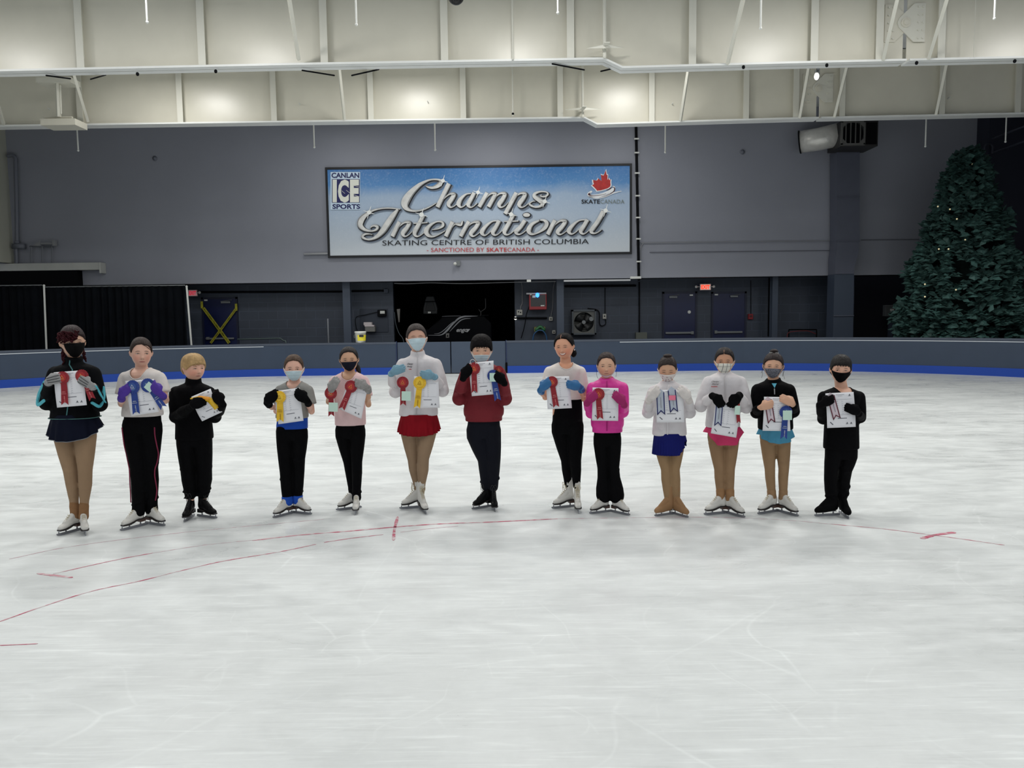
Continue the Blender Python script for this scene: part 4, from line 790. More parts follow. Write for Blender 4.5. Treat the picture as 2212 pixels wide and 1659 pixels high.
# christmas tree --------------------------------------------------------------
tb=P(2082,727,20.9); TX,TY=tb[0],21.0; TH=P(2090,322,TY)[2]; TR=1.85
r=empty('christmas_tree',(TX,TY,-.04),'tall bushy artificial christmas tree standing behind the boards at right','christmas tree')
m=MB(); m.tube([(TX,TY,-.04),(TX,TY,TH-.3)],[.12,.03],n=10); build(m,'trunk',mat('trunk_brown',(44,36,30),.8),r)
m=MB(); rg=random.Random(3); V=[];Fs=[]
def tr(z): u=(z)/TH; return TR*(1-u)**.8*(1+.10*math.sin(z*5.2))+.12
for k in range(1700):
    z=.1+(TH-.25)*(1-math.sqrt(rg.random()))**.95 if k%3 else .1+(TH-.2)*rg.random(); an=rg.uniform(0,2*math.pi); rr=tr(z)*rg.uniform(.72,1.0)
    c=np.array([TX+rr*math.cos(an),TY+rr*math.sin(an),z]); out=np.array([math.cos(an),math.sin(an),.25+rg.uniform(-.2,.3)]); out/=np.linalg.norm(out)
    for q in range(5):
        d=out+np.array([rg.uniform(-.9,.9) for _ in range(3)]); d/=np.linalg.norm(d); u=np.cross(d,[0,0,1]); u/=np.linalg.norm(u)+1e-6; h=np.cross(u,d)
        s_=rg.uniform(.16,.27); wd=s_*rg.uniform(.38,.6); b0=c+np.array([rg.uniform(-.06,.06) for _ in range(3)])
        i=len(V); V+=[b0-u*wd*.4,b0+u*wd*.4,b0+d*s_*.6+u*wd-h*.02,b0+d*s_,b0+d*s_*.6-u*wd-h*.02,b0+d*s_*.55+h*wd*.45]
        Fs+=[(i,i+1,i+5),(i+1,i+2,i+5),(i+2,i+3,i+5),(i+3,i+4,i+5),(i+4,i,i+5)]
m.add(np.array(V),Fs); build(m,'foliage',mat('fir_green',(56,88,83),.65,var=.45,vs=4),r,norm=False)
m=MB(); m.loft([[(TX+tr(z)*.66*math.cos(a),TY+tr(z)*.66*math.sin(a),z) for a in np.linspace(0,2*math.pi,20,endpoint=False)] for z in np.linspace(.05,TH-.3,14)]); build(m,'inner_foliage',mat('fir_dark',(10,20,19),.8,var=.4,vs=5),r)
for k,(x,y) in enumerate([(2101,355),(2026,446),(2052,452),(2067,473),(2028,538),(2049,538),(2085,518),(1998,614),(2065,626),(1998,641)]):
    q=P(x,y,TY-tr(P(x,y,TY)[2])*.98); m=MB(); m.ball(q,.022,8); build(m,'tree_bulb',mat('tree_bulb_cream',(226,214,170),.4,emit=.4),r,True)
# ================================================================== PEOPLE
FW={}
def wmat(name,rgb,rough=.75,**k): return mat(name,rgb,rough,**{'spec':.2,**k})
def sm(x,a,b):
    t=np.clip((x-a)/(b-a),0,1); return t*t*(3-2*t)
def headpt(z,a,wf,feat=True,soft=0):
    "surface of the head, z in -1..1 (chin..crown), a angle around (0 = face)"
    z=np.clip(z,-1,1)
    rr=np.where(z>=0,(1-np.abs(z)**2.3)**(1/2.3),(1-np.abs(z)**2.5)**(1/2.5)*(1-.19*np.abs(z)**1.5))
    x=wf*rr*np.sin(a)*(1+.03*np.cos(2*a))
    front=.86-.02*z; back=np.where(z>-.15,1.0,1.0-.62*sm(-z,.15,.85))
    ca=np.cos(a); y=np.where(ca>0,-rr*front*np.abs(ca)**.85,rr*back*np.abs(ca)**.9)
    if feat:
        f=(ca>.2)
        def g(cx,cz,sx,sz,amp,absx=True):
            xx=np.abs(x) if absx else x
            return amp*np.exp(-((xx-cx)/sx)**2-((z-cz)/sz)**2)*f
        y=y-g(0,-.33,.085,.10,.17)-g(0,-.12,.06,.18,.07)-g(.10,-.36,.05,.05,.05)     # nose
        y=y+g(.29,-.03,.15,.10,.065)                                               # eye sockets
        y=y-g(.28,.13,.20,.06,.02)                                                 # brow
        y=y-g(0,-.60,.20,.055,.045)+g(0,-.73,.16,.05,.03)-g(0,-.90,.16,.10,.05)    # lips, chin
        y=y-g(.34,-.36,.17,.17,.035)                                               # cheeks
        y=y+g(0,-.46,.05,.05,.015)
    return x,y,z
def headgrid(wf,nz=64,na=88,feat=True):
    t=np.linspace(-1,1,nz); z=np.sin(t*math.pi/2)*.999; a=np.linspace(-math.pi,math.pi,na,endpoint=False)
    Z,A=np.meshgrid(z,a,indexing='ij'); x,y,zz=headpt(Z,A,wf,feat); return np.stack([x,y,zz],-1),Z,A
class Head:
    def __init__(s,c,hh,wf,yaw,pitch,roll):
        s.c=np.array(c); s.hh=hh; s.wf=wf
        s.R=np.array(Matrix.Rotation(math.radians(roll),3,'Y')@Matrix.Rotation(math.radians(yaw),3,'Z')@Matrix.Rotation(math.radians(pitch),3,'X'))
    def w(s,p): return s.c+(np.asarray(p,float)*s.hh)@s.R.T
    def loc(s,p): return ((p-s.c)@s.R)/s.hh
def skin_mat(key,skin,brow,lip,smile=False,lash=(30,20,18),slit=False):
    m,nt,b,N=newmat('skin_'+key)
    at=nt.nodes.new('ShaderNodeAttribute'); at.attribute_name='fc'; sp=nt.nodes.new('ShaderNodeSeparateXYZ'); nt.links.new(at.outputs['Vector'],sp.inputs[0])
    X,Yc,Zc=sp.outputs; ax=N.m('ABSOLUTE',X); front=N.rng(Yc,-.35,-.45,0,1)
    def el(x,cx,cz,a,bb,soft=.25,slope=0.0,arch=0.0):
        dx=N.m('DIVIDE',N.m('SUBTRACT',x,cx),a); zz=N.m('SUBTRACT',Zc,cz)
        if slope: zz=N.m('SUBTRACT',zz,N.m('MULTIPLY',N.m('SUBTRACT',x,cx),slope))
        if arch: zz=N.m('ADD',zz,N.m('MULTIPLY',N.m('MULTIPLY',dx,dx),arch))
        dz=N.m('DIVIDE',zz,bb); d=N.m('ADD',N.m('MULTIPLY',dx,dx),N.m('MULTIPLY',dz,dz))
        return N.m('MULTIPLY',N.rng(d,1+soft,1-soft,0,1),front)
    tcn=N.noise(at.outputs['Vector'],6,3).outputs[0]
    base=N.mix(N.rng(tcn,.3,.7,0,.25),L3(skin),L3((min(255,skin[0]*1.04),skin[1]*.93,skin[2]*.9)))
    base=N.mix(N.m('MULTIPLY',el(ax,.40,-.38,.26,.24,.9),.40),base,L3((min(255,skin[0]*1.04),skin[1]*.80,skin[2]*.76)))
    base=N.mix(N.m('MULTIPLY',el(ax,.28,.13,.15,.028,.3,-.12,.03),.75),base,L3(brow))
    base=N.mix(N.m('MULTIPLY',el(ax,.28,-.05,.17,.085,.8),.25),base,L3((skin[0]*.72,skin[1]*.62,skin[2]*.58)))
    base=N.mix(N.m('MULTIPLY',el(ax,.28,-.015 if not slit else -.05,.135,.020,.3,-.05,.03),.9),base,L3(lash))
    base=N.mix(N.m('MULTIPLY',el(ax,.065,-.42,.04,.022,.5),.6),base,L3((skin[0]*.5,skin[1]*.4,skin[2]*.36)))  # nostril shading painted dark into the skin colour
    base=N.mix(N.m('MULTIPLY',el(ax,0,-.455,.15,.03,.9),.2),base,L3((skin[0]*.6,skin[1]*.5,skin[2]*.45)))  # soft shade under the nose, painted into the skin
    if smile:
        base=N.mix(el(ax,0,-.60,.30,.085,.2,0,-.10),base,L3(lip)); base=N.mix(el(ax,0,-.585,.24,.048,.2,0,-.085),base,L3((236,228,216)))
    else:
        base=N.mix(N.m('MULTIPLY',el(ax,0,-.615,.19,.055,.4,0,.0),.75),base,L3(lip)); base=N.mix(N.m('MULTIPLY',el(ax,0,-.60,.19,.011,.4),.7),base,L3((lip[0]*.5,lip[1]*.4,lip[2]*.4)))
    nt.links.new(base,b.inputs['Base Color']); b.inputs['Roughness'].default_value=.5; b.inputs['Subsurface Weight'].default_value=.08; b.inputs['Subsurface Radius'].default_value=(.01,.004,.002)
    return m
def dirv(deg,ny=0.0):
    a=math.radians(deg); d=np.array([math.cos(a),ny,math.sin(a)]); return d/np.linalg.norm(d)
def handgeo(mb,c,deg,side,sc_,wrist,fat=1.0,cufflen=.0):
    "five-fingered hand: back towards the camera, fingers along deg over the sheet, thumb behind"
    d=dirv(deg,.12); n=np.array([0,1.0,0]); n=n-d*np.dot(n,d); n/=np.linalg.norm(n); p=np.cross(n,d)
    if p[2]<0: p=-p
    k=sc_
    mb.tube([wrist,c-d*.030*k,c,c+d*.026*k],[.021*k*fat,.028*k*fat,.034*k*fat,.033*k*fat],n=14,flat=[.75,.55,.42,.38],ref=n)
    base=c+d*.026*k; L=(.052,.062,.058,.046)
    for i,(o,l) in enumerate(zip((.026,.009,-.009,-.026),L)):
        q=base+p*o*k+n*.001*(i%2); pts=[q-d*.012*k]; cur=q; r=.0088*k*fat
        for j,ang in enumerate((4+3*i,24+3*i,50+2*i)):
            a=math.radians(ang); dd=d*math.cos(a)+n*math.sin(a)-p*.05*(i-1.5)*0; pts.append(cur); cur=cur+dd*l*k*(.42,.33,.25)[j]
        pts.append(cur); mb.tube(pts,[r,r*1.05,r,r*.94,r*.82],n=8)
    q=c-d*.022*k+p*.022*k; mb.tube([q,q+d*.018*k+p*.018*k+n*.010*k,q+d*.042*k+p*.014*k+n*.022*k,q+d*.060*k+p*.004*k+n*.026*k],[.012*k*fat,.0115*k*fat,.0105*k*fat,.009*k*fat],n=8)
    return n
# ---------------------------------------------------------------- skates (built once per kind, then copied)
SKM={}
def skate_geo(kind,tall=False):
    boot=MB()
    if kind in('white','black'):
        rings=[]
        for y,z0,h,wd in ((.052,.066,.070,.026),(.03,.062,.085,.033),(0,.060,.080,.034),(-.03,.056,.070,.031),(-.07,.046,.062,.033),(-.11,.040,.050,.037),(-.145,.039,.040,.034),(-.168,.040,.028,.024)):
            a=np.linspace(0,2*math.pi,18,endpoint=False); rings.append([(wd*math.cos(t),y,z0+h/2+h/2*math.sin(t)*(1 if math.sin(t)>0 else .95)) for t in a])
        boot.loft(rings); boot.tube([(0,.018,.10),(0,.016,.15),(0,.014,.19),(0,.010,.215)],[.037,.033,.035,.039],n=16,flat=1.12) if tall else boot.tube([(0,.018,.09),(0,.014,.115),(0,.012,.135)],[.036,.033,.031],n=16,flat=1.12)
        boot.tube([(0,-.02,.125),(0,-.06,.098),(0,-.10,.078)],[.03,.03,.028],n=12)
    else:
        rings=[]
        for y,z0,h,wd in ((.062,.048,.10,.030),(.03,.040,.12,.040),(0,.036,.12,.042),(-.04,.034,.10,.040),(-.08,.030,.085,.042),(-.12,.030,.068,.043),(-.16,.030,.050,.038),(-.182,.032,.034,.026)):
            a=np.linspace(0,2*math.pi,18,endpoint=False); rings.append([(wd*math.cos(t),y,z0+h/2+h/2*math.sin(t)) for t in a])
        boot.loft(rings); boot.tube([(0,.018,.10),(0,.014,.15),(0,.010,.20),(0,.006,.25)],[.044,.040,.041,.043],n=16,flat=1.12); boot.tube([(0,-.02,.14),(0,-.07,.105),(0,-.11,.08)],[.034,.032,.03],n=12)
    sole=MB(); a=[(-.030,.03),(-.033,-.06),(-.037,-.115),(-.030,-.16),(0,-.176),(.030,-.16),(.037,-.115),(.033,-.06),(.030,.03)]
    rings=[]
    for y,z,wd in ((.060,.062,.026),(.0,.060,.031),(-.03,.054,.029),(-.07,.043,.033),(-.11,.037,.038),(-.145,.036,.036),(-.172,.038,.024)):
        rings.append([(-wd,y,z),(wd,y,z),(wd,y,z+.008),(-wd,y,z+.008)])
    sole.loft(rings)
    heel=MB(); heel.bbox((-.027,.0,.040),(.027,.060,.064))
    blade=MB(); pr=[(-.196,.012),(-.190,.022),(-.186,.018),(-.178,.020),(.088,.020),(.100,.010),(.094,.002),(.05,.0),(-.15,.0),(-.185,.004)]
    blade.prism([(-.0022,y,z) for y,z in pr],(.0044,0,0))
    for y0,y1,zt in ((-.178,-.165,.037),(-.105,-.088,.038),(.010,.028,.042)):
        blade.prism([(-.003,y0,.016),(-.003,y1,.016),(-.003,y1-.004,zt),(-.003,y0+.006,zt)],(.006,0,0))
    blade.bbox((-.022,-.172,.034),(.022,-.085,.038)); blade.bbox((-.020,.002,.039),(.020,.05,.042))
    lace=MB()
    def front(z):   # front surface y of the boot at height z
        return -.022-.0 if z>.165 else -.022-(.165-z)*1.05
    for i in range(9 if tall else 5):
        z=.088+i*.0125; y=front(z)-.012; wd=.017-.0004*i; s_=1 if i%2 else -1
        lace.tube([(-wd*s_,y+.004,z-.003),(0,y-.001,z+.002),(wd*s_,y+.004,z+.006)],.0022,n=5); lace.tube([(wd*s_,y+.004,z-.003),(0,y-.0015,z+.002),(-wd*s_,y+.004,z+.006)],.0022,n=5)
    return boot,sole,heel,blade,lace
def make_skate(kind,parent,loc,yaw,k,tongue=False):
    key=kind+('t' if tongue else '')
    if key not in SKM:
        base=empty('skate_proto',(0,0,0)); boot,sole,heel,blade,lace=skate_geo(kind,tongue)
        mm={'white':('skate_white_leather',(206,204,198),.42),'black':('skate_black_leather',(16,16,17),.4),'tan':('tan_boot_cover',(150,114,78),.8),'cover':('black_boot_cover',(9,9,10),.85)}[kind]
        if tongue: boot.box((0,-.016,.222),(.020,.008,.028)); boot.box((.004,-.02,.212),(.025,.008,.02))
        bo=remesh(boot,'skate_boot',mat(*mm),base,.0045,5)
        res={'boot':bo.data}
        if kind in('white','black'):
            res['sole']=build(sole,'sole',mat('sole_dark',(36,30,30),.5),base).data; res['heel']=build(heel,'heel',mat('heel_brown',(74,52,44),.5) if kind=='white' else mat('heel_black',(14,14,15),.5),base).data
            if tongue:
                for s_ in(-1,1): lace.tube(catmull([(0,-.045,.205),(.02*s_,-.055,.215),(.032*s_,-.052,.19),(.02*s_,-.05,.165)],5),.0024,n=5); lace.tube(catmull([(0,-.046,.205),(.014*s_,-.058,.18),(.018*s_,-.056,.15)],5),.0024,n=5)
            res['lace']=build(lace,'laces',mat('lace_cream',(196,186,160),.7) if kind=='white' else mat('lace_black',(34,34,35),.6),base).data
        res['blade']=build(blade,'blade',mat('blade_steel',(138,140,146),.4,.5),base).data
        for c in list(base.children): bpy.data.objects.remove(c)
        bpy.data.objects.remove(base); SKM[key]=res
    res=SKM[key]; M=Matrix.Translation(Vector([float(a) for a in (np.array(loc)-ORG[parent.name])]))@Matrix.Rotation(math.radians(yaw),4,'Z')@Matrix.Diagonal((k,k,k*1.27,1))
    o=bpy.data.objects.new('skate',res['boot']); C.objects.link(o); o.parent=parent; o.matrix_local=M; ORG[o.name]=np.array(loc)
    for n_,kk in (('sole','sole'),('heel','heel'),('laces','lace'),('blade','blade')):
        if kk in res: q=bpy.data.objects.new(n_,res[kk]); C.objects.link(q); q.parent=o
    return o
def scribble(mb,o,u,v,n,seed=0):
    "illegible word: a row of small uneven strokes"
    rg=random.Random(seed); o=np.array(o,float)
    for i in range(n):
        x0=i/n; x1=x0+.74/n; h=rg.uniform(.55,1.0); b=rg.uniform(-.1,.15); mb.add([o+u*x0+v*b,o+u*x1+v*b,o+u*x1+v*h,o+u*x0+v*(h*.8)],[(0,1,2,3)])
    mb.add([o+v*.3,o+u*.98+v*.3,o+u*.98+v*.52,o+v*.52],[(0,1,2,3)])
def interp(pts,t):
    pts=np.array(pts,float); return pts[0]+(pts[1]-pts[0])*t
def person(k):
    "k: one skater; all pixel data come from the photo and are turned into metres on that skater's own depth"
    (axL,gyL,ywL),(axR,gyR,ywR)=k['feet']
    gL=G(axL,gyL); gR=G(axR,gyR); Y0=(gL[1]+gR[1])/2; s=Y0/F
    W=lambda px,py,dy=0.0: P(px,py,Y0+dy)
    root=empty('person',((gL[0]+gR[0])/2,Y0,0),k['label'],'person','young skaters standing in a row on the ice')
    hx,ht,hc_,hw=k['head']; hh=(hc_-ht)/2*s; wf=hw/2*s/hh
    vw=math.degrees(math.atan2(-root.location.x,Y0)); yaw,pit,rol=k.get('turn',(0,0,0)); yaw+=vw; k['_vw']=vw; H=Head(W(hx,(ht+hc_)/2,-.01),hh,wf,yaw,pit,rol)
    xl,xr,ys=k['sh']; cxs=(xl+xr)/2; hs=(xr-xl)/2
    hipx,hiph,hipw,cry=k['hip']      # centre x, hip line y, half width, crotch y
    skin=skin_mat(str(k['id']),k['skin'],k['brow'],k.get('lip',(176,104,98)),k.get('smile',False),slit=k.get('slit',False))
    dep=.60
    def torso(mb,rings,e=0.0,flat=dep,sq=2.3):
        R=[]
        for cx,y,hwp in rings:
            c=W(cx,y,.01); a=np.linspace(0,2*math.pi,32,endpoint=False); ca=np.cos(a); sa=np.sin(a); rx=hwp*s+e; ry=max(hwp*s*flat,.0)+e
            R.append(np.stack([c[0]+rx*np.sign(ca)*np.abs(ca)**(2/sq),c[1]+ry*np.sign(sa)*np.abs(sa)**(2/sq),np.full(32,c[2])],1))
        mb.loft(R)
    nx,ny_,nw=k.get('neck',(cxs,ys-12,hw*.27))
    wx,wy,ww=k.get('waist',(hipx,(ys+hiph)/2+8,hs*.66))
    def trings(bot,sh=1.0):
        L_=[(cxs*.5+nx*.5,ys-11,hs*.30),(cxs,ys-7,hs*.50),(cxs,ys-3,hs*.70),(cxs,ys+3,hs*.81),(cxs,ys+12,hs*.83),(cxs,ys+24,hs*.78),(cxs*.7+wx*.3,ys+38,(hs*.74*.6+ww*.4)),(wx,wy,ww)]
        return [r for r in L_ if r[1]<bot-6]+[]
    hipr=[(hipx,hiph,hipw),(hipx,(hiph+cry)/2,hipw*1.0),(hipx,cry,hipw*.92)]
    # joints
    au=k.get('arm',.038)*.90; aup=au/s; shL=W(xl+aup*1.02,ys+aup*1.02); shR=W(xr-aup*1.02,ys+aup*1.02)
    (exL,eyL),(exR,eyR)=k['elbow']; elL=W(exL,eyL,k.get('eld',-.03)); elR=W(exR,eyR,k.get('eld',-.03))
    (hxL,hyL,daL),(hxR,hyR,daR)=k['hand']; hd=k.get('hd',-.222); hk=k.get('hk',.92)
    hcL=W(hxL,hyL,hd); hcR=W(hxR,hyR,hd)
    fw=k.get('fwL',None)
    wrL=hcL-dirv(daL)*.050*hk+np.array([0,.022,-.008]); wrR=hcR-dirv(daR)*.050*hk+np.array([0,.022,-.008])
    (kxL,kyL),(kxR,kyR)=k['knee']
    anL=gL+np.array([0,.010,.150*k['sk']]); anR=gR+np.array([0,.010,.150*k['sk']])
    dyL=(gL[1]-Y0); dyR=(gR[1]-Y0)
    hjL=W(hipx-hipw*.5,cry-4,dyL*.3); hjR=W(hipx+hipw*.5,cry-4,dyR*.3); knL=W(kxL,kyL,dyL*.75-.01); knR=W(kxR,kyR,dyR*.75-.01)
    tr_=k.get('leg',(.50,.325,.315,.19)); tR=[hipw*s*f for f in tr_]
    def leg(mb,hj,kn,an,e=0.0,flare=None,stop=0.0):
        cf=kn+(an-kn)*.35+np.array([0,.008,0]); an2=an+(kn-an)*stop
        pts=[hj+np.array([0,0,.05]),hj,hj+(kn-hj)*.5,kn,cf,cf+(an2-cf)*.6,an2]; r=[tR[0]*1.0,tR[0],tR[0]*.5+tR[1]*.54,tR[1],tR[2],tR[3]*1.15,tR[3]]
        r=[q+e for q in r]
        if flare: r=[a+b for a,b in zip(r,flare)]
        mb.tube(pts,r,n=18)
    af=au*.80; aw=.022*hk
    def arm(mb,sh,el_,wr,e=0.0,to=1.0,hand=False):
        pts=[sh,sh+(el_-sh)*.5,el_,el_+(wr-el_)*.45,wr]; r=[au*1.05,au,au*.88,af,aw]
        if to<=.5: pts=[sh,sh+(el_-sh)*to,sh+(el_-sh)*to*2]; r=[au*1.08,au*1.05,au*1.0]
        mb.tube(pts,[q+e for q in r],n=14)
        if to>.5: mb.ball(el_,au*.84+e,12)
    # ---- body: one continuous skin surface
    mb=MB(); g,Z,A=headgrid(wf); mb.loft([H.w(r) for r in g])
    for sx in(-1,1):
        ec=H.w((sx*wf*1.04,.03,-.10)); mb.tube([H.w((sx*wf*.95,-.02,.03)),H.w((sx*(wf+.06),.03,.08)),H.w((sx*(wf+.08),.07,-.02)),H.w((sx*(wf+.03),.04,-.20)),H.w((sx*wf*.94,-.0,-.27))],[.035*hh*1.5]*5,n=8); mb.ball(ec,(.035*hh,.07*hh,.13*hh),8)
    nb=W(nx,ny_+10,.015); nr=nw*s
    mb.tube([nb-np.array([0,0,.05]),nb,H.w((0,.14,-.62)),H.w((0,.16,-.3))],[nr*1.35,nr*1.12,nr,nr],n=18)
    torso(mb,trings(hiph)+hipr,-.012 if not k['top'].get('scoop') else -.001)
    for hj,kn,an in ((hjL,knL,anL),(hjR,knR,anR)): leg(mb,hj,kn,an,-.008)
    gl=k.get('glove')
    for sh,el_,wr,hcc,da in ((shL,elL,wrL,hcL,daL),(shR,elR,wrR,hcR,daR)):
        arm(mb,sh,el_,wr,-.004)
        if gl is None: handgeo(mb,hcc,da,1,hk,wr)
    def deco(nm,co):
        lc=H.loc(co); at=nm.attributes.new('fc','FLOAT_VECTOR','POINT'); at.data.foreach_set('vector',lc.ravel()); return co
    remesh(mb,'body',skin,root,.0048 if gl is None else .0055,2,deco=deco)
    # ---- eyes
    if not k.get('noeyes'):
        for sx in(-1,1):
            ex=.28*sx; _,yy,_=headpt(np.array(-.045),np.array(math.asin(.28/(wf*.98))),wf); c=np.array([ex,float(yy)+.035,-.05]); m=MB(); op_=k.get('eye',.045)
            rg=[(c+np.array([.105*math.cos(p)*math.cos(a),.05*math.sin(a)*math.cos(p),op_*math.sin(p)])) for p in np.linspace(-1.5,1.5,7) for a in np.linspace(0,2*math.pi,14,endpoint=False)]
            m.loft([H.w(rg[i*14:(i+1)*14]) for i in range(7)]); e=build(m,'eye',mat('eye_white',(176,166,158),.3),root,True)
            m=MB(); m.ball(H.w(c+np.array([.01*yaw/30,-.028,.0])),(.062*hh,.034*hh,min(op_,.055)*hh*1.04),10); build(m,'iris',mat('iris_dark',(26,16,12),.2),e,True)
    # ---- hair: closed cap over the skull whose face side dips under the skin
    hr=k['hair']; HM=mat('hair_'+str(k['id']),hr['col'],.55,spec=.25,var=.3,vs=30,bump=.35,bs=60)
    adeg=np.degrees(np.abs(A)); hl=np.interp(adeg,[0,35,55,75,95,110,180],hr['line']); sgn=hr.get('skew',0); hl=hl+sgn*np.sin(A)*np.exp(-(adeg/40)**2)
    Mk=sm(Z-hl,-.03,.04); th=(hr.get('th',.055)+.02)*(1+.35*np.clip(Z,0,1)); g2,_,_=headgrid(wf,feat=False)
    st=.010*np.sin(A*hr.get('fr',26)+3*Z)+.008*np.sin(A*57+5*Z)
    base=g2/np.maximum(np.linalg.norm(g2,axis=-1,keepdims=True),1e-6)
    gg=g2*(1-.10*(1-Mk))[...,None]+base*((th+st)*Mk)[...,None]
    gg[...,1]+=.04*(1-Mk)*(np.cos(A)>0)
    if hr.get('puff'): gg=gg+base*(hr['puff']*np.exp(-((Z-.75)/.35)**2)*Mk)[...,None]
    m=MB(); m.loft([H.w(r) for r in gg]); hair=build(m,'hair',HM,root,True)
    for kind,*a in hr.get('x',[]):
        m=MB()
        if kind=='bun':
            m.ball(H.w(a[0]),np.array(a[1])*hh,16); 
            for q in range(5): t=np.linspace(0,2*math.pi,14); rr=a[1][0]*(.35+.14*q); m.tube([H.w(np.array(a[0])+np.array([rr*math.cos(u),rr*math.sin(u)*.8,(.55-.12*q)*a[1][2]+.02])) for u in t],.035*hh,n=6,round_=False)
            build(m,'hair_bun',HM,hair,True)
        elif kind=='tail': 
            pts=catmull([H.w(p) for p in a[0]],6); n_=len(pts); r=np.interp(np.linspace(0,1,n_),np.linspace(0,1,len(a[1])),a[1])*hh
            m.tube(pts,list(r),n=12,flat=.7); build(m,'ponytail' if not a[2:] else a[2],HM,hair,True)
        elif kind=='tie': m.tube([H.w(np.array(a[0])+np.array([a[1]*math.cos(u),a[1]*math.sin(u)*.9,.02*math.sin(5*u)])) for u in np.linspace(0,2*math.pi,20)],.045*hh,n=6,round_=False); build(m,'hair_tie',mat('scrunchie_grey',(136,138,136),.6,var=.4,vs=60),hair,True)
        elif kind=='curls':
            rg=random.Random(5)
            for q in range(60):
                x=rg.uniform(-.74,.22); z0=rg.uniform(.22,.75); c0=np.array([x,-math.sqrt(max(.05,1-x*x*1.4))*.86*(1-max(0,z0-.4)*.7)-.05,z0]); pts=[]
                ph=rg.uniform(0,6); rr=rg.uniform(.05,.10)
                for u in np.linspace(0,1,14): pts.append(H.w(c0+np.array([rr*math.cos(ph+u*6)-.16*u,rr*.9*math.sin(ph+u*6)-.05,-.24*u])))
                m.tube(pts,.05*hh,n=6)
            for q in range(14): 
                sx=-1 if q%2 else 1; z0=rg.uniform(-1.0,-.4); pts=[H.w(np.array([sx*(.50+.14*u*(-1 if 0 else 1)+.04*math.sin(9*u+q)),.25+.1*math.sin(q),z0-.55*u+.2])) for u in np.linspace(0,1,10)]; m.tube(pts,.05*hh,n=6)
            build(m,'curls',mat('hair_burgundy',(50,16,22),.7,spec=.1,var=.4,vs=30),hair,True)
        elif kind=='wisp':
            for pts in a[0]: m=MB(); m.tube(catmull([H.w(p) for p in pts],5),.012*hh,n=4); build(m,'hair_wisp',HM,hair,True)
        elif kind=='parting': m.tube(catmull([H.w(p) for p in a[0]],5),.014*hh,n=5); build(m,'parting',skin,hair,True)
        elif kind=='fringe':
            for i in range(a[0]):
                u=(i+.5)/a[0]*2-1; x0=u*.50*wf/.72; z1=a[1]+a[3]*u+.05*math.sin(i*2.3); q=lambda x,z,o: H.w((x,-math.sqrt(max(.02,1-(x/wf)**2))*(1-max(0,z)**2.3)**(1/2.3)*.86-o,z))
                m.tube([q(x0*.7+a[2],.80,.0),q(x0*.9+a[2]*.6,.62,.07),q(x0,.42,.075),q(x0-a[2]*.4,z1,.05)],[.05*hh,.065*hh,.058*hh,.02*hh],n=7)
            build(m,'fringe',HM,hair,True)
    if k.get('earring'): m=MB(); m.ball(H.w((wf+.08,-.03,-.33)),.05*hh,8); build(m,'earring',mat('pearl',(235,232,228),.3),root,True)
    # ---- mask
    mk=k.get('mask')
    if mk:
        zt,zb,aw0,aw1,off=mk['z'][0],mk['z'][1],*mk['a'],mk.get('off',.06); nu,nv=30,22; rows=[]
        for j in range(nv):
            v=j/(nv-1); row=[]
            for i in range(nu):
                u=i/(nu-1)*2-1; aw_=math.radians(aw0+(aw1-aw0)*v**mk.get('pw',1.6)); a=u*aw_; z=zt+(zb-zt)*v-mk.get('dip',.05)*(u*u)*(1-v)+mk.get('smil',.10)*(u*u)*v
                x,y,_=headpt(np.array(z),np.array(a),wf,False); x=float(x);y=float(y)
                bulge=off+mk.get('nose',.15)*math.exp(-(u/.30)**2)*math.exp(-((z+.30)/.24)**2)+(.012*math.sin(v*math.pi*7) if mk['kind']=='surg' and .2<v<.8 else 0)
                rx=x/(wf)*bulge*.6; row.append((x+rx,y-bulge,z))
            rows.append(row)
        A_=np.array([H.w(r) for r in rows]); off3=np.array([0,.004,0])
        if mk['kind']=='plaid': MM=plaid_mat()
        elif mk['kind']=='dots': MM=wmat('mask_white_cotton',(222,216,212),.8)
        elif mk['kind']=='lace': MM=mat('mask_grey_pattern',(96,98,108),.8,var=.75,vs=120)
        elif mk['kind']=='surg': MM=wmat('surgical_blue',(196,218,226),.7)
        else: MM=wmat('mask_cloth_'+str(k['id']),mk['col'],.8)
        m=MB(); m.sheet(A_,off3); fm=build(m,'face_mask',MM,root,True)
        if mk['kind']=='surg': m=MB(); m.tube([A_[0,i]+np.array([0,-.001,0]) for i in range(nu)],.0028,n=5); m.tube([A_[-1,i] for i in range(nu)],.002,n=5); build(m,'mask_edge',wmat('mask_edge_white',(222,230,232),.7),fm,True)
        if mk['kind']=='dots':
            m=MB()
            for i,j in ((7,4),(14,5),(21,8),(11,13),(17,12),(8,17),(21,17),(15,19),(4,10),(25,12)):
                c=A_[j,i]+np.array([0,-.0012,0]); m.tube([c,c+np.array([0,.002,0])],.0045,n=8,round_=False)
            build(m,'mask_dots',wmat('dot_pinkgrey',(150,112,118),.8),fm,kind='stuff')
        for sx,ii in((-1,0),(1,nu-1)):
            m=MB(); e0=H.w((sx*(wf+.06),.02,.02)); e1=H.w((sx*(wf+.04),.04,-.22)); m.tube(catmull([A_[1,ii],H.w((sx*(wf+.03),-.25,-.02)) if not mk.get('chin') else (A_[1,ii]+e1)/2,e0],4),.0022,n=5); m.tube(catmull([A_[nv-3,ii],(A_[nv-3,ii]+e1)/2+np.array([sx*.004,-.004,0]),e1],4),.0022,n=5); build(m,'ear_loop',MM if mk['kind']!='surg' else wmat('mask_edge_white',(222,230,232),.7),fm,True)
    # ---- clothes
    t=k['top']; TM=mat('top_'+str(k['id']),t['col'],t.get('rough',.8),var=t.get('var',.05),vs=14,bump=.25,bs=24); e=t.get('e',.010)
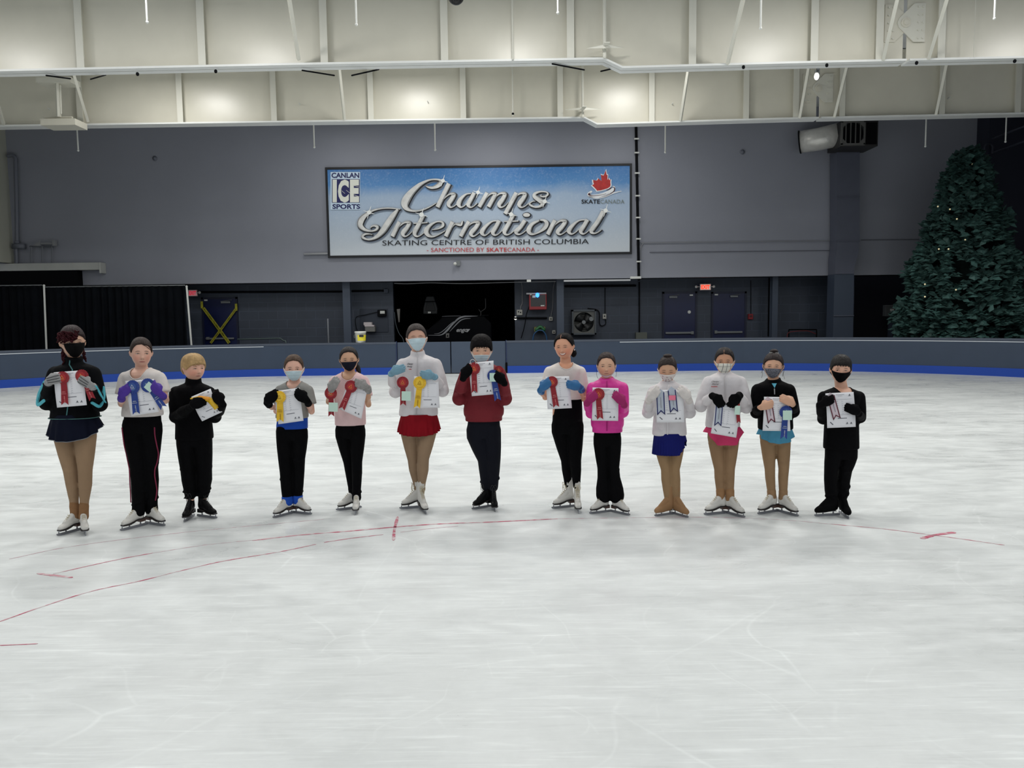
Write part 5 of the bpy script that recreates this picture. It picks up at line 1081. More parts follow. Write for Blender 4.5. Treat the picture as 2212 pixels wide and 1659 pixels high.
    hem=t['hem']; hw_h=t.get('hw',hipw)
    mb=MB(); rr=trings(hem)+[(t.get('hx',hipx),hem-8,hw_h),(t.get('hx',hipx),hem,hw_h*t.get('hf',1.0))]
    if t.get('blouse'): rr=trings(hem-20)+[(hipx,hem-26,hw_h*1.10),(hipx,hem-14,hw_h*1.08),(hipx,hem-9,hw_h*.98),(hipx,hem,hw_h)]
    torso(mb,rr,e,t.get('flat',dep+.04))
    for sh,el_,wr,hcc,da in ((shL,elL,wrL,hcL,daL),(shR,elR,wrR,hcR,daR)):
        if t['sleeve']=='short': 
            q=sh+(el_-sh)*.66; mb.tube([sh-np.array([0,0,0]),sh+(el_-sh)*.33,q],[au*1.05+e,au*1.12+e,au*1.22+e],n=16,round_=False); mb.ball(sh,au*1.02+e,12)
        else: 
            w2=wr+(el_-wr)*t.get('cuff',.08); pts=[sh,sh+(el_-sh)*.5,el_,el_+(w2-el_)*.5,w2]; f_=t.get('fat',1.12); mb.tube(pts,[au*1.1+e,au*1.1*f_+e*.6,au*1.0*f_+e*.6,af*1.06*f_+e*.5,aw*1.12+e*.6],n=16); mb.ball(el_,au*1.0*f_+e*.6,14); mb.ball(sh,au*1.06+e,12)
    if t.get('collar'):
        cy,cw=t['collar']; c0=W(nx,ny_+12,.012); c1=H.w((0,.10,-.86)); c1=c0+(c1-c0)*1.0; cz=W(nx,cy)[2]; c1=c0+(c1-c0)*min(1.3,(cz-c0[2])/(c1[2]-c0[2]+1e-6)); mb.tube([c0-np.array([0,0,.03]),c0,c1],[nr*1.7,nr*1.45,nr*cw],n=20,round_=False)
    tname={'tee':'t_shirt','jacket':'jacket','long':'long_sleeved_top'}[t['kind']]
    top=remesh(mb,tname,TM,root,.0065,9,label=t.get('label'))
    if t.get('scoop'):
        import bmesh
        bm=bmesh.new(); bm.from_mesh(top.data); og=ORG[root.name]; c=W(nx,ys-13,.01); zb_=W(nx,t['scoop'])[2]; aw_=nw*s*1.42; bw_=c[2]-zb_
        kill=[v for v in bm.verts if ((v.co.x+og[0]-c[0])/aw_)**2+(max(0,c[2]-v.co.z-og[2])/(bw_ if v.co.y+og[1]<c[1] else bw_*.45))**2<1 or (abs(v.co.x+og[0]-c[0])<aw_ and v.co.z+og[2]>c[2])]
        bmesh.ops.delete(bm,geom=kill,context='VERTS')
        lk={}
        for e_ in bm.edges:
            if e_.is_boundary:
                a_,b_=e_.verts; lk.setdefault(a_.index,[]).append(b_.index); lk.setdefault(b_.index,[]).append(a_.index)
        bm.verts.index_update() if False else None
        bm.verts.ensure_lookup_table(); bm.to_mesh(top.data)
        ed=[(e_.verts[0],e_.verts[1]) for e_ in bm.edges if e_.is_boundary]; nb_={}
        for a_,b_ in ed: nb_.setdefault(a_,[]).append(b_); nb_.setdefault(b_,[]).append(a_)
        best=[]; seen=set()
        for st_ in nb_:
            if st_ in seen: continue
            loop=[st_]; seen.add(st_); cur=st_
            while True:
                nx2=[q for q in nb_[cur] if q not in seen]
                if not nx2: break
                cur=nx2[0]; seen.add(cur); loop.append(cur)
            if len(loop)>len(best): best=loop
        if len(best)>20:
            L2=np.array([[v.co.x,v.co.y,v.co.z] for v in best])+og
            for _ in range(12): L2=(np.roll(L2,1,0)+L2*2+np.roll(L2,-1,0))/4
            L2=L2[::3]; m=MB(); m.tube(list(L2)+[L2[0]],.0045,n=6,round_=False); build(m,'neck_rib',TM,top,True)
        bm.free()
    def chest(px,py,out=.0):     # point on the garment front
        rs=sorted(rr,key=lambda r:r[1]); ysx=[r[1] for r in rs]; hwp=np.interp(py,ysx,[r[2] for r in rs]); cx=np.interp(py,ysx,[r[0] for r in rs]); rx=hwp*s+e; ry=hwp*s*t.get('flat',dep+.04)+e
        u=np.clip((px-cx)*s/rx,-.95,.95); yy=ry*(1-abs(u)**2.3)**(1/2.3); p=W(px,py,.01-yy); p[1]-=out; return p
    k['_chest']=chest; k['_W']=W
    if t.get('zip'):
        zx0,zy0,zx1,zy1,zc,zl=t['zip']; m=MB(); pts=[chest(zx0+(zx1-zx0)*u,zy0+(zy1-zy0)*u,.004) for u in np.linspace(0,1,12)]
        if zy0<ys-6:  # part of it lies on the collar
            pts=[p if (zy0+(zy1-zy0)*u)>ys-4 else np.array([W(zx0,zy0+(zy1-zy0)*u)[0],min(p[1],nb[1]-nr*1.5-.004),p[2]]) for p,u in zip(pts,np.linspace(0,1,12))]
        m.tube(pts,.0042,n=5); build(m,'zipper',wmat('zip_'+zl,zc,.5),top,True)
    if t.get('band'):   # stripe following the hem
        m=MB(); a=np.linspace(-math.pi,math.pi,60); c=W(t.get('hx',hipx),hem-2,.01); rx=hw_h*s+e+.007; ry=hw_h*s*t.get('flat',dep+.04)+e+.007
        m.tube([(c[0]+rx*np.sign(math.cos(q))*abs(math.cos(q))**(2/2.3),c[1]+ry*np.sign(math.sin(q))*abs(math.sin(q))**(2/2.3),c[2]) for q in a],.0035,n=5,round_=False); build(m,'hem_piping',wmat('piping_teal',(70,110,108),.6),top,True)
    if t.get('stripes'):
        for el_,wr,sh in ((elL,wrL,shL),(elR,wrR,shR)):
            m=MB(); n_=np.array([0,-1.,0]); o=au*1.12+e
            sgn=-1 if sh is shL else 1
            p=[sh+(el_-sh)*.45+np.array([sgn*o*1.0,-.01,0]),sh+(el_-sh)*.75+np.array([sgn*o*.95,-o*.5,0]),el_+np.array([sgn*o*.5,-o*1.0,-.005]),el_+(wr-el_)*.3+np.array([-sgn*.01,-o*.95,-.02])]
            m.tube(catmull(p,6),.013,n=6,flat=.35,ref=(0,1,0)); m.tube(catmull([el_+np.array([sgn*o*.9,-o*.45,.02]),el_+(wr-el_)*.5+np.array([sgn*o*.8,-o*.4,0]),wr+np.array([sgn*.026,-.006,0])],5),.010,n=6,flat=.4); build(m,'sleeve_stripe',wmat('stripe_teal',(86,176,190),.7),top,True)
    if t.get('print'):
        for (s_,x0,y0,x1,y1,col) in t['print']:
            m=MB(); a=chest(x0,y1,.006); b=chest(x1,y1,.006); c=chest(x0,y0,.006); (text(m,s_,a,b-a,c-a,0,.01,.25) if s_ else scribble(m,a,b-a,c-a,7)); build(m,'chest_lettering',wmat('print_'+col,{'black':(40,40,46),'red':(190,60,66),'grey':(150,150,154)}[col],.7),top,norm=False)
    if k.get('under'):
        m=MB(); u=k['under']; torso(m,[(wx,wy,ww*.96),(hipx,u['y']-8,hipw*1.0),(hipx,u['y'],hipw*1.0)],.006); build(m,'undershirt',wmat('under_'+str(k['id']),u['col'],.75),root,True)
    if k.get('inner'): m=MB(); c=chest(*k['inner'][0],.004); q=[chest(x,y,.003) for x,y in k['inner']]; m.prism(q,(0,.004,0)); build(m,'inner_top',wmat('inner_teal',(96,176,200),.7),root)
    # legs
    b=k['bot']; BM=mat('legwear_'+str(k['id']),b['col'],.8,spec=.2,var=.05,vs=10,bump=.2,bs=25)
    mb=MB(); torso(mb,[(hipx,b.get('top',min(hiph-4,hem-12)),hipw*.93),(hipx,hiph+4,hipw*.98)]+hipr[1:],.003 if b['kind']!='pants' else .004,dep)
    fl=b.get('flare')
    for i,(hj,kn,an) in enumerate(((hjL,knL,anL),(hjR,knR,anR))): leg(mb,hj,kn,an,b.get('e',.003),fl,b.get('stop',0.0))
    if b.get('wrinkle'):
        rg=random.Random(k['id'])
        for hj,kn,an in ((hjL,knL,anL),(hjR,knR,anR)):
            for q in range(b['wrinkle']):
                u=.5+.42*rg.random() if q%3 else rg.random()*.5; c=kn+(an-kn)*u if q%3 else hj+(kn-hj)*(.5+u); r_=(tR[2]+(tR[3]*1.1-tR[2])*max(0,(u-.35)/.65) if q%3 else tR[1])+b.get('e',.003); a0=rg.uniform(0,6.3)
                mb.tube([c+np.array([r_*math.cos(a0+v),r_*math.sin(a0+v),.012*v-.012]) for v in np.linspace(-.9,.9,7)],.0055,n=7)
    nm={'tights':'tights','pants':'trousers','leggings':'leggings'}[b['kind']]
    lg=remesh(mb,nm,BM,root,.0065,3)
    if b.get('warm'):    # rolled ends over the boot tops
        for an,kn in ((anL,knL),(anR,knR)):
            m=MB(); d=(kn-an)/np.linalg.norm(kn-an); r_=tR[3]; wl=b['warm'][1]
            c_=max(r_*1.25,.0345*k['sk']); m.tube([an-d*.035,an+d*wl*.2-d*.01,an+d*wl*.6,an+d*wl],[c_*1.04,c_*.98,c_*1.0,r_*1.18],n=18,round_=True); build(m,'ankle_cuff',wmat('cuff_'+str(k['id']),b['warm'][0],.8,var=.12,vs=20),lg,True)
    if b.get('side'):    # side stripes on trousers
        for sx,hj,kn,an in((-1,hjL,knL,anL),(1,hjR,knR,anR)):
            m=MB(); pts=[]; e_=b.get('e',.003)+.0045
            for seg,t_,ph in ((0,-.12,38),(0,.1,42),(0,.35,55),(0,.62,74),(0,.85,70),(1,0,58),(1,.18,54),(1,.4,64),(1,.62,74),(1,.85,60)):
                p_=hj+(kn-hj)*t_ if seg==0 else kn+(an-kn)*t_; r_=(tR[0]+(tR[1]-tR[0])*max(0,t_) if seg==0 else tR[1]+(tR[3]-tR[1])*t_*.8)+e_; ph=math.radians(ph); pts.append(p_+np.array([sx*math.sin(ph)*r_,-math.cos(ph)*r_,0]))
            m.tube(catmull(pts,6),.0045,n=6); build(m,'side_stripe',wmat('stripe_pink',(128,44,70),.7),lg,True)
    # skirt
    sk=k.get('skirt')
    if sk:
        na=120; nr_=16; a=np.linspace(-math.pi,math.pi,na,endpoint=False); rows=[]; cx0,y0,w0=sk['top']; cx1,w1=sk['bot']
        for j in range(nr_):
            v=j/(nr_-1); row=[]
            for q in a:
                fr=-math.sin(q)  # 1 = front
                yb=sk['hem'](math.degrees(math.atan2(math.cos(q),fr)))   # angle from the front, + to image right
                y=y0+(yb-y0)*v; wv=w0+(w1-w0)*v**.8; pl=1+sk.get('pl',.05)*v*math.sin(q*sk.get('n',17)+math.sin(3*q))
                c=W(cx0+(cx1-cx0)*v,y,.01); row.append((c[0]+wv*s*pl*math.cos(q),c[1]+(wv*s*.80)*pl*math.sin(q),c[2]))
            rows.append(row)
        A_=np.array(rows); m=MB(); B_=A_.copy(); cc=A_.mean(axis=1,keepdims=True); B_[:,:,:2]=cc[:,:,:2]+(A_[:,:,:2]-cc[:,:,:2])*.985
        m.grid(A_,wrap=True); m.grid(B_,wrap=True)
        n_=nr_*na; Fm=[( (nr_-1)*na+j,(nr_-1)*na+(j+1)%na,n_+(nr_-1)*na+(j+1)%na,n_+(nr_-1)*na+j) for j in range(na)]
        m.add(np.zeros((0,3)),[]); m.f+= [list(f) for f in Fm]; m.m+=[0]*len(Fm)
        so=build(m,'skirt',mat('skirt_'+str(k['id']),sk['col'],.75,spec=.12,var=.08,vs=10),root,True)
        if sk.get('edge'): m=MB(); m.tube([tuple(p) for p in A_[-1]]+[tuple(A_[-1][0])],.0025,n=4,round_=False); build(m,'skirt_edge',wmat('skirt_edge_grey',(120,124,130),.7),so)
    # gloves
    if gl:
        GM=mat('glove_'+str(k['id']),gl['col'],gl.get('rough',.8),var=gl.get('var',.08),vs=gl.get('vs',30))
        for el_,wr,hcc,da in ((elL,wrL,hcL,daL),(elR,wrR,hcR,daR)):
            mb=MB(); handgeo(mb,hcc,da,1,hk,wr,gl.get('fat',1.14)); d=(el_-wr)/np.linalg.norm(el_-wr); cl=gl.get('len',.03); mb.tube([wr-d*.01,wr+d*cl],[aw*1.25,aw*1.45+(cl>.05)*.004],n=14,flat=1,round_=False)
            go=remesh(mb,'glove',GM,root,.0032,1)
            if gl.get('trim'): m=MB(); c=wr+d*cl*.7; u=np.cross(d,[0,1.,0]); u/=np.linalg.norm(u); v=np.cross(d,u); m.tube([c+(u*math.cos(q)+v*math.sin(q))*(aw*1.5) for q in np.linspace(0,2*math.pi,20)],.005,n=6,round_=False); build(m,'glove_cuff',wmat('glove_trim_black',(24,24,26),.8),go,True)
            if gl.get('lines'):
                m=MB(); d2=dirv(da,.12); p=np.array([-d2[2],0,d2[0]]); p=p if p[2]>0 else -p
                for o in(-.02,0,.02): m.tube([hcc-d2*.03+p*o*.8+np.array([0,-.0165,0]),hcc+d2*.028+p*o+np.array([0,-.0165,0]),hcc+d2*.05+p*o+np.array([0,-.009,0])],.0022,n=4)
                build(m,'glove_stitching',wmat('glove_line_dark',(60,60,64),.8),go,True)
    for g_,yw in ((gL,ywL),(gR,ywR)): make_skate(k['skate'],root,g_,yw+vw,k['sk']*.77,k.get('tongue',False))
    k['_Y0']=Y0; k['_s']=s; return root
def plaid_mat():
    if 'plaid' in MATS: return MATS['plaid']
    m,nt,b,N=newmat('plaid'); tc=nt.nodes.new('ShaderNodeTexCoord').outputs['Object']; sp=nt.nodes.new('ShaderNodeSeparateXYZ'); nt.links.new(tc,sp.inputs[0])
    lx=N.m('FRACT',N.m('MULTIPLY',sp.outputs[0],34.0)); lz=N.m('FRACT',N.m('MULTIPLY',sp.outputs[2],26.0))
    a=N.m('ADD',N.m('LESS_THAN',lx,.16),N.m('MULTIPLY',N.m('LESS_THAN',lz,.14),.6),clamp=True)
    nt.links.new(N.mix(N.m('MULTIPLY',a,.7),L3((218,216,206)),L3((70,74,84))),b.inputs['Base Color']); b.inputs['Roughness'].default_value=.8; MATS['plaid']=m; return m
# ================================================================== THE SKATERS
TAN=(148,122,96); BLK=(5,5,7); WHJ=(212,208,210)
def pulled(front=.55): return [front+.06,front-.02,.30,-.04,.10,-.15,-.6]
EA=(206,160,130)
KIDS=[
dict(id=1,label='person in black jacket with teal trim and navy skirt, holding certificate and red rosettes',head=(157,706,773,45),turn=(8,0,-3),skin=(196,158,134),brow=(44,28,26),sh=(108,213,795),neck=(160,781,12),hip=(162,912,44,946),waist=(160,878,42),elbow=((101,871),(216,874)),hand=((114,820,12),(184,826,150)),knee=((152,1016),(184,1016)),
 feet=((163,1148,-55),(182,1149,3)),sk=.98,skate='white',leg=(.50,.31,.29,.17),arm=.047,hair=dict(col=(34,20,22),line=[.45,.35,.25,.12,.2,-.4,-.7],th=.07,x=[('curls',)]),mask=dict(kind='cloth',col=(12,11,12),z=(-.06,-1.0),a=(58,34),off=.06,pw=2.4,dip=0,smil=.05),
 top=dict(kind='jacket',col=(9,10,13),sleeve='long',hem=903,hw=47,collar=(770,1.45),zip=(160,776,144,902,(70,120,122),'teal'),band=True,stripes=True,e=.012),bot=dict(kind='tights',col=TAN,warm=((138,102,70),.075)),
 skirt=dict(col=(9,14,32),top=(160,893,43),bot=(163,55),hem=lambda a:948-26*min(1,(abs(a)/95)**2),pl=.06,n=13,edge=True),glove=dict(col=(146,146,146),trim=True,lines=True)),
dict(id=2,label='person in white t-shirt, black pink-striped leggings and purple gloves, hair tied back, no mask',head=(305,731,792,41),turn=(4,0,2),skin=(214,172,152),brow=(70,48,40),lip=(178,98,96),sh=(260,355,806),neck=(306,797,12),hip=(308,908,39,935),waist=(306,872,36),elbow=((263,872),(357,865)),hand=((268,847,45),(338,842,130)),knee=((298,1010),(325,1010)),
 feet=((300,1138,-58),(328,1133,38)),sk=1.0,skate='white',leg=(.53,.36,.36,.27),arm=.042,eye=.05,hair=dict(col=(46,34,30),line=pulled(.52),skew=-.10,th=.05,x=[('wisp',[[(.0,-.80,.62),(.25,-.82,.48),(.52,-.55,.25),(.66,-.35,-.02)],[(.0,-.80,.60),(.30,-.80,.42),(.56,-.50,.18)]])]),
 top=dict(scoop=817,kind='tee',col=(208,202,198),sleeve='short',hem=898,hw=40,e=.012),bot=dict(kind='pants',col=BLK,e=.006,side=True,warm=((6,6,8),.07),wrinkle=4),glove=dict(col=(66,34,140),rough=.7,len=.05)),
dict(id=3,label='person in black turtleneck and trousers with short blond hair, looking right',head=(418,767,822,43),turn=(27,0,0),skin=(218,172,150),brow=(150,116,84),lip=(186,112,104),sh=(370,462,838),neck=(418,826,12),hip=(420,935,36,962),waist=(418,895,34),elbow=((380,900),(464,900)),hand=((424,872,18),(472,862,122)),knee=((406,1016),(442,1014)),
 feet=((413,1119,-22),(440,1117,42)),sk=.98,skate='black',tongue=True,leg=(.50,.37,.385,.27),arm=.045,eye=.045,hair=dict(col=(170,140,96),line=[.30,.22,.05,-.15,.0,-.45,-.6],th=.075,puff=.05,x=[('fringe',13,.28,-.25,.10)]),
 top=dict(kind='long',col=(6,6,8),sleeve='long',hem=948,hw=37,collar=(815,1.35),e=.012),bot=dict(kind='pants',col=(6,6,8),e=.008,wrinkle=7,stop=.16),glove=dict(col=(6,6,8),fat=1.35)),
dict(id=4,label='person in grey t-shirt over blue undershirt, surgical mask, holding a yellow rosette',head=(635,768,823,39),turn=(-3,0,0),skin=(214,170,150),brow=(88,60,46),sh=(596,675,834),neck=(636,822,11),hip=(631,926,32,948),waist=(633,890,31),elbow=((597,888),(673,889)),hand=((584,860,42),(652,857,140)),knee=((615,990),(645,990)),
 feet=((621,1112,-52),(643,1109,50)),sk=.95,skate='white',leg=(.53,.40,.37,.30),arm=.038,eye=.05,hair=dict(col=(74,56,44),line=pulled(.56),th=.05),mask=dict(kind='surg',z=(-.16,-.99),a=(62,44),off=.05,pw=1.2),
 top=dict(scoop=838,kind='tee',col=(134,134,130),sleeve='short',hem=903,hw=33,e=.009),under=dict(y=925,col=(26,72,168)),bot=dict(kind='leggings',col=BLK,e=.005,warm=((30,78,176),.002),wrinkle=3),glove=dict(col=(6,6,8),fat=1.4,len=.05)),
dict(id=5,label='person in pale pink t-shirt with black ponytail and navy mask, holding two red rosettes',head=(754,751,802,38),turn=(-3,0,-2),skin=(200,158,128),brow=(60,40,32),sh=(714,795,814),neck=(755,803,11),hip=(757,918,31,945),waist=(756,882,31),elbow=((710,868),(796,874)),hand=((719,834,62),(782,832,158)),knee=((753,997),(771,997)),
 feet=((763,1099,-76),(771,1104,-6)),sk=.95,skate='white',leg=(.52,.34,.33,.25),arm=.037,eye=.035,hair=dict(col=(30,24,24),line=pulled(.58),th=.05,x=[('tail',[(.35,.62,-.3),(.62,.5,-.7),(.72,.4,-1.15),(.62,.38,-1.5)],[.16,.22,.20,.06])]),mask=dict(kind='cloth',col=(16,20,36),z=(-.16,-.99),a=(62,34),off=.05,dip=.02),
 top=dict(scoop=820,kind='tee',col=(222,190,190),sleeve='short',hem=918,hw=31,e=.010),bot=dict(kind='leggings',col=BLK,e=.004,wrinkle=3,warm=((6,6,8),.04)),glove=dict(col=(140,138,136),len=.045,var=.2,vs=40)),
dict(id=6,label='tallest person, white zip jacket, red skirt and surgical mask',head=(900,702,759,41),turn=(2,-4,-3),skin=(196,154,132),brow=(96,66,52),sh=(860,951,778),neck=(903,764,12),hip=(904,902,38,940),waist=(905,860,36),elbow=((854,846),(956,844)),hand=((856,801,20),(926,811,172)),knee=((893,992),(914,991)),
 feet=((902,1097,-80),(911,1103,14)),sk=1.0,skate='white',tongue=True,leg=(.50,.32,.32,.17),arm=.042,eye=.03,slit=True,hair=dict(col=(52,44,42),line=pulled(.50),th=.055),mask=dict(kind='surg',z=(-.06,-1.0),a=(64,36),off=.06,pw=1.4),
 top=dict(kind='jacket',col=WHJ,sleeve='long',hem=897,hw=39,collar=(757,1.25),zip=(902,762,899,896,(196,192,194),'white'),e=.013,fat=1.2,var=.04,print=[('Champs',878,784,890.5,789,'black'),('Skating',878,790,889,794,'black'),('',877.5,796,889.5,798.5,'red')]),
 bot=dict(kind='tights',col=(146,122,98)),skirt=dict(col=(130,12,26),top=(905,893,38),bot=(905,46),hem=lambda a:938-10*min(1,(abs(a)/90)**2),pl=.05,n=21),glove=dict(col=(112,150,168),fat=1.1,len=.04)),
dict(id=7,label='person in maroon jacket and navy trousers, short black hair, light blue surgical mask',head=(1040,727,785,42),turn=(0,0,0),skin=(212,172,146),brow=(40,30,28),sh=(998,1089,796),neck=(1041,787,12),hip=(1045,912,35,945),waist=(1044,868,36),elbow=((992,861),(1091,861)),hand=((1007,805,55),(1080,818,138)),knee=((1048,992),(1065,992)),
 feet=((1051,1096,-58),(1066,1098,6)),sk=.95,skate='black',tongue=True,leg=(.52,.42,.36,.25),arm=.045,eye=.04,hair=dict(col=(18,15,16),line=[.26,.24,.12,-.12,.0,-.42,-.6],th=.11,puff=.05,x=[('fringe',15,.22,0,0)]),mask=dict(kind='surg',z=(-.34,-.99),a=(60,46),off=.05,pw=1.0),
 top=dict(kind='jacket',col=(112,14,28),sleeve='long',hem=909,hw=37,collar=(780,1.4),blouse=True,e=.014,fat=1.25),bot=dict(kind='pants',col=(7,10,22),e=.008,wrinkle=3,stop=.12),glove=dict(col=(6,6,8),fat=1.3)),
dict(id=8,label='smiling person in white t-shirt, high black leggings and blue gloves, no mask',head=(1219,722,775,40),turn=(-14,0,-4),skin=(214,160,130),brow=(70,48,40),lip=(160,70,68),smile=True,sh=(1178,1263,794),neck=(1222,783,11),hip=(1226,905,33,935),waist=(1222,866,29),elbow=((1178,858),(1262,862)),hand=((1177,833,42),(1243,834,166)),knee=((1224,994),(1243,994)),
 feet=((1228,1096,-66),(1247,1101,4)),sk=1.0,skate='white',tongue=True,leg=(.54,.36,.33,.22),arm=.039,eye=.022,earring=True,hair=dict(col=(20,17,18),line=pulled(.60),th=.06,x=[('bun',(.62,.45,-.62),(.26,.22,.34)),('bun',(-.50,.5,-.72),(.16,.2,.26)),('parting',[(-.05,-.80,.70),(-.05,-.55,.95),(-.04,-.1,1.09)])]),
 top=dict(scoop=796,kind='tee',col=(220,212,206),sleeve='short',hem=862,hw=31,e=.012),bot=dict(kind='leggings',col=BLK,e=.003,top=862,stop=.15),glove=dict(col=(34,98,150),rough=.4,len=.04,fat=1.18)),
dict(id=9,label='person in magenta jacket and flared black trousers, white mask under the chin',head=(1310,763,816,38),turn=(0,0,0),skin=(212,170,142),brow=(70,50,42),lip=(176,110,102),sh=(1271,1354,829),neck=(1311,817,10.5),hip=(1312,935,29,962),waist=(1312,895,30),elbow=((1277,892),(1346,890)),hand=((1278,860,42),(1340,864,135)),knee=((1302,1011),(1326,1011)),
 feet=((1305,1107,-60),(1332,1108,50)),sk=.90,skate='white',leg=(.50,.36,.36,.36),arm=.038,eye=.035,hair=dict(col=(46,34,32),line=pulled(.58),th=.05,x=[('wisp',[[(-.66,-.4,.1),(-.80,-.35,-.4),(-.78,-.3,-.8),(-.66,-.3,-1.05)],[(.66,-.3,.0),(.80,-.3,-.5),(.76,-.3,-.9)]])]),mask=dict(kind='cloth',col=(214,206,206),z=(-.80,-1.0),a=(74,60),off=.07,dip=-.25,smil=.28,pw=1,nose=0,chin=True),
 top=dict(kind='jacket',col=(214,44,150),rough=.5,sleeve='long',hem=933,hw=30,collar=(815,1.5),blouse=True,zip=(1311,824,1311,930,(170,30,120),'magenta'),e=.012,fat=1.15,var=.1),bot=dict(kind='pants',col=(6,6,8),e=.005,wrinkle=3,flare=[0,0,0,0,.002,.012,.020]),glove=dict(col=(150,24,92),fat=1.1)),
dict(id=10,label='person in white jacket and navy skirt looking down, dotted mask, tan boot covers',head=(1442,771,824,38),turn=(0,12,0),skin=(200,158,128),brow=(80,56,44),noeyes=True,slit=True,sh=(1403,1484,836),neck=(1443,826,11),hip=(1446,945,32,974),waist=(1446,900,31),elbow=((1400,891),(1490,891)),hand=((1411,853,48),(1481,853,132)),knee=((1438,1014),(1458,1014)),
 feet=((1444,1112,-54),(1461,1112,44)),sk=.88,skate='tan',leg=(.46,.30,.33,.25),arm=.038,hair=dict(col=(44,34,32),line=pulled(.50),th=.05,x=[('bun',(0,.10,1.10),(.36,.34,.17))]),mask=dict(kind='dots',z=(-.20,-1.0),a=(60,34),off=.06),
 top=dict(kind='jacket',col=WHJ,sleeve='long',hem=940,hw=34,collar=(822,1.5),zip=(1443,832,1442,938,(226,224,226),'paper'),e=.012,fat=1.2,var=.04),bot=dict(kind='tights',col=(150,122,90)),
 skirt=dict(col=(20,26,96),top=(1446,934,33),bot=(1446,37),hem=lambda a:980 if a<25 else (980-18*(a-25)/30 if a<55 else (952 if a<85 else 964)),pl=.04,n=33),glove=dict(col=(206,200,196),len=.02)),
dict(id=11,label='person in white jacket and pink skirt with plaid mask and black gloves',head=(1565,753,807,39),turn=(0,0,0),skin=(190,142,112),brow=(50,34,30),sh=(1521,1609,816),neck=(1566,808,11),hip=(1563,930,34,960),waist=(1563,880,32),elbow=((1514,877),(1612,880)),hand=((1550,864,-50),(1590,863,232)),hk=.95,knee=((1554,1013),(1576,1013)),
 feet=((1557,1110,-58),(1577,1111,48)),sk=1.0,skate='white',leg=(.45,.31,.30,.22),arm=.040,eye=.035,hair=dict(col=(28,22,22),line=pulled(.52),th=.055,x=[('parting',[(-.04,-.80,.60),(-.04,-.6,.90),(-.03,-.1,1.08)])]),mask=dict(kind='plaid',z=(-.13,-1.0),a=(58,34),off=.06),
 top=dict(kind='jacket',col=WHJ,sleeve='long',hem=922,hw=34,hx=1561,collar=(800,1.25),zip=(1566,812,1566,890,(196,192,194),'white'),e=.012,fat=1.2,var=.04,print=[('Champs',1535,822.5,1550,826.5,'black'),('Skating',1535.5,828,1550,831.5,'black'),('',1536,833.5,1550,836,'red')]),
 bot=dict(kind='tights',col=(146,117,88),warm=((152,116,82),.055)),skirt=dict(col=(200,62,104),top=(1562,918,33),bot=(1563,42),hem=lambda a:957 if abs(a)<32 else 957-24*min(1,(abs(a)-32)/30),pl=.06,n=9),glove=dict(col=(6,6,8),fat=1.2)),
dict(id=12,label='person in black quarter-zip and teal skirt, hair bun, grey mask, bare hands',head=(1670.5,764,817,40),turn=(0,0,2),skin=(208,164,136),brow=(60,42,36),sh=(1627,1714,833),neck=(1671,820,11),hip=(1675,930,33,958),waist=(1674,885,33),elbow=((1634,891),(1714,889)),hand=((1654,877,15),(1705,868,150)),knee=((1663,1013),(1693,1013)),
 feet=((1667,1107,-44),(1692,1108,48)),sk=1.0,skate='white',leg=(.47,.315,.30,.23),arm=.041,eye=.03,hair=dict(col=(40,30,30),line=[.52,.44,.28,.02,.1,-.3,-.6],th=.06,x=[('bun',(0,.10,1.20),(.33,.32,.18)),('tie',(0,.08,1.06),.33),('wisp',[[(-.66,-.4,.2),(-.84,-.4,-.3),(-.80,-.35,-.7),(-.86,-.3,-1.0)],[(.66,-.4,.2),(.86,-.4,-.2),(.80,-.35,-.6),(.92,-.3,-1.0)],[(-.6,-.5,.2),(-.76,-.5,-.2),(-.90,-.4,-.6)],[(.6,-.5,.2),(.78,-.5,-.3),(.74,-.4,-.8)]])]),mask=dict(kind='lace',z=(-.16,-1.0),a=(60,34),off=.06),
 top=dict(kind='jacket',col=(6,6,8),sleeve='long',hem=927,hw=34,hx=1675,collar=(818,1.5),zip=(1672.5,840,1673,851,(176,178,180),'silver'),e=.013),inner=[(1667,828),(1677.5,828),(1673,838)],
 bot=dict(kind='tights',col=(148,120,90),warm=((148,118,88),.03)),skirt=dict(col=(78,146,176),top=(1675,922,33),bot=(1675,38),hem=lambda a:954-16*min(1,(abs(a)/80)**2),pl=.08,n=11)),
dict(id=13,label='person all in black with black boot covers and black mask, right end of row',head=(1816,769,827,40),turn=(6,0,3),skin=(212,168,144),brow=(52,36,32),sh=(1770,1865,848),neck=(1819,838,12),hip=(1817,935,34,990),waist=(1818,900,33),elbow=((1778,905),(1858,902)),hand=((1786,868,22),(1846,887,155)),knee=((1795,1017),(1826,1015)),
 feet=((1796,1114,-58),(1819,1112,20)),sk=.95,skate='cover',leg=(.47,.37,.36,.30),arm=.038,eye=.05,hair=dict(col=(22,19,19),line=[.33,.30,.20,-.10,.05,-.35,-.5],th=.065,puff=.03,x=[('fringe',14,.30,0,0)]),mask=dict(kind='cloth',col=(6,6,8),z=(-.20,-1.0),a=(70,30),off=.05,dip=-.16),
 top=dict(scoop=850,kind='long',col=(6,6,8),sleeve='long',hem=969,hw=35,e=.010),bot=dict(kind='pants',col=(6,6,8),e=.006,wrinkle=8),glove=dict(col=(6,6,8),len=.03)),
]
for k in KIDS: person(k)
KD={k['id']:k for k in KIDS}
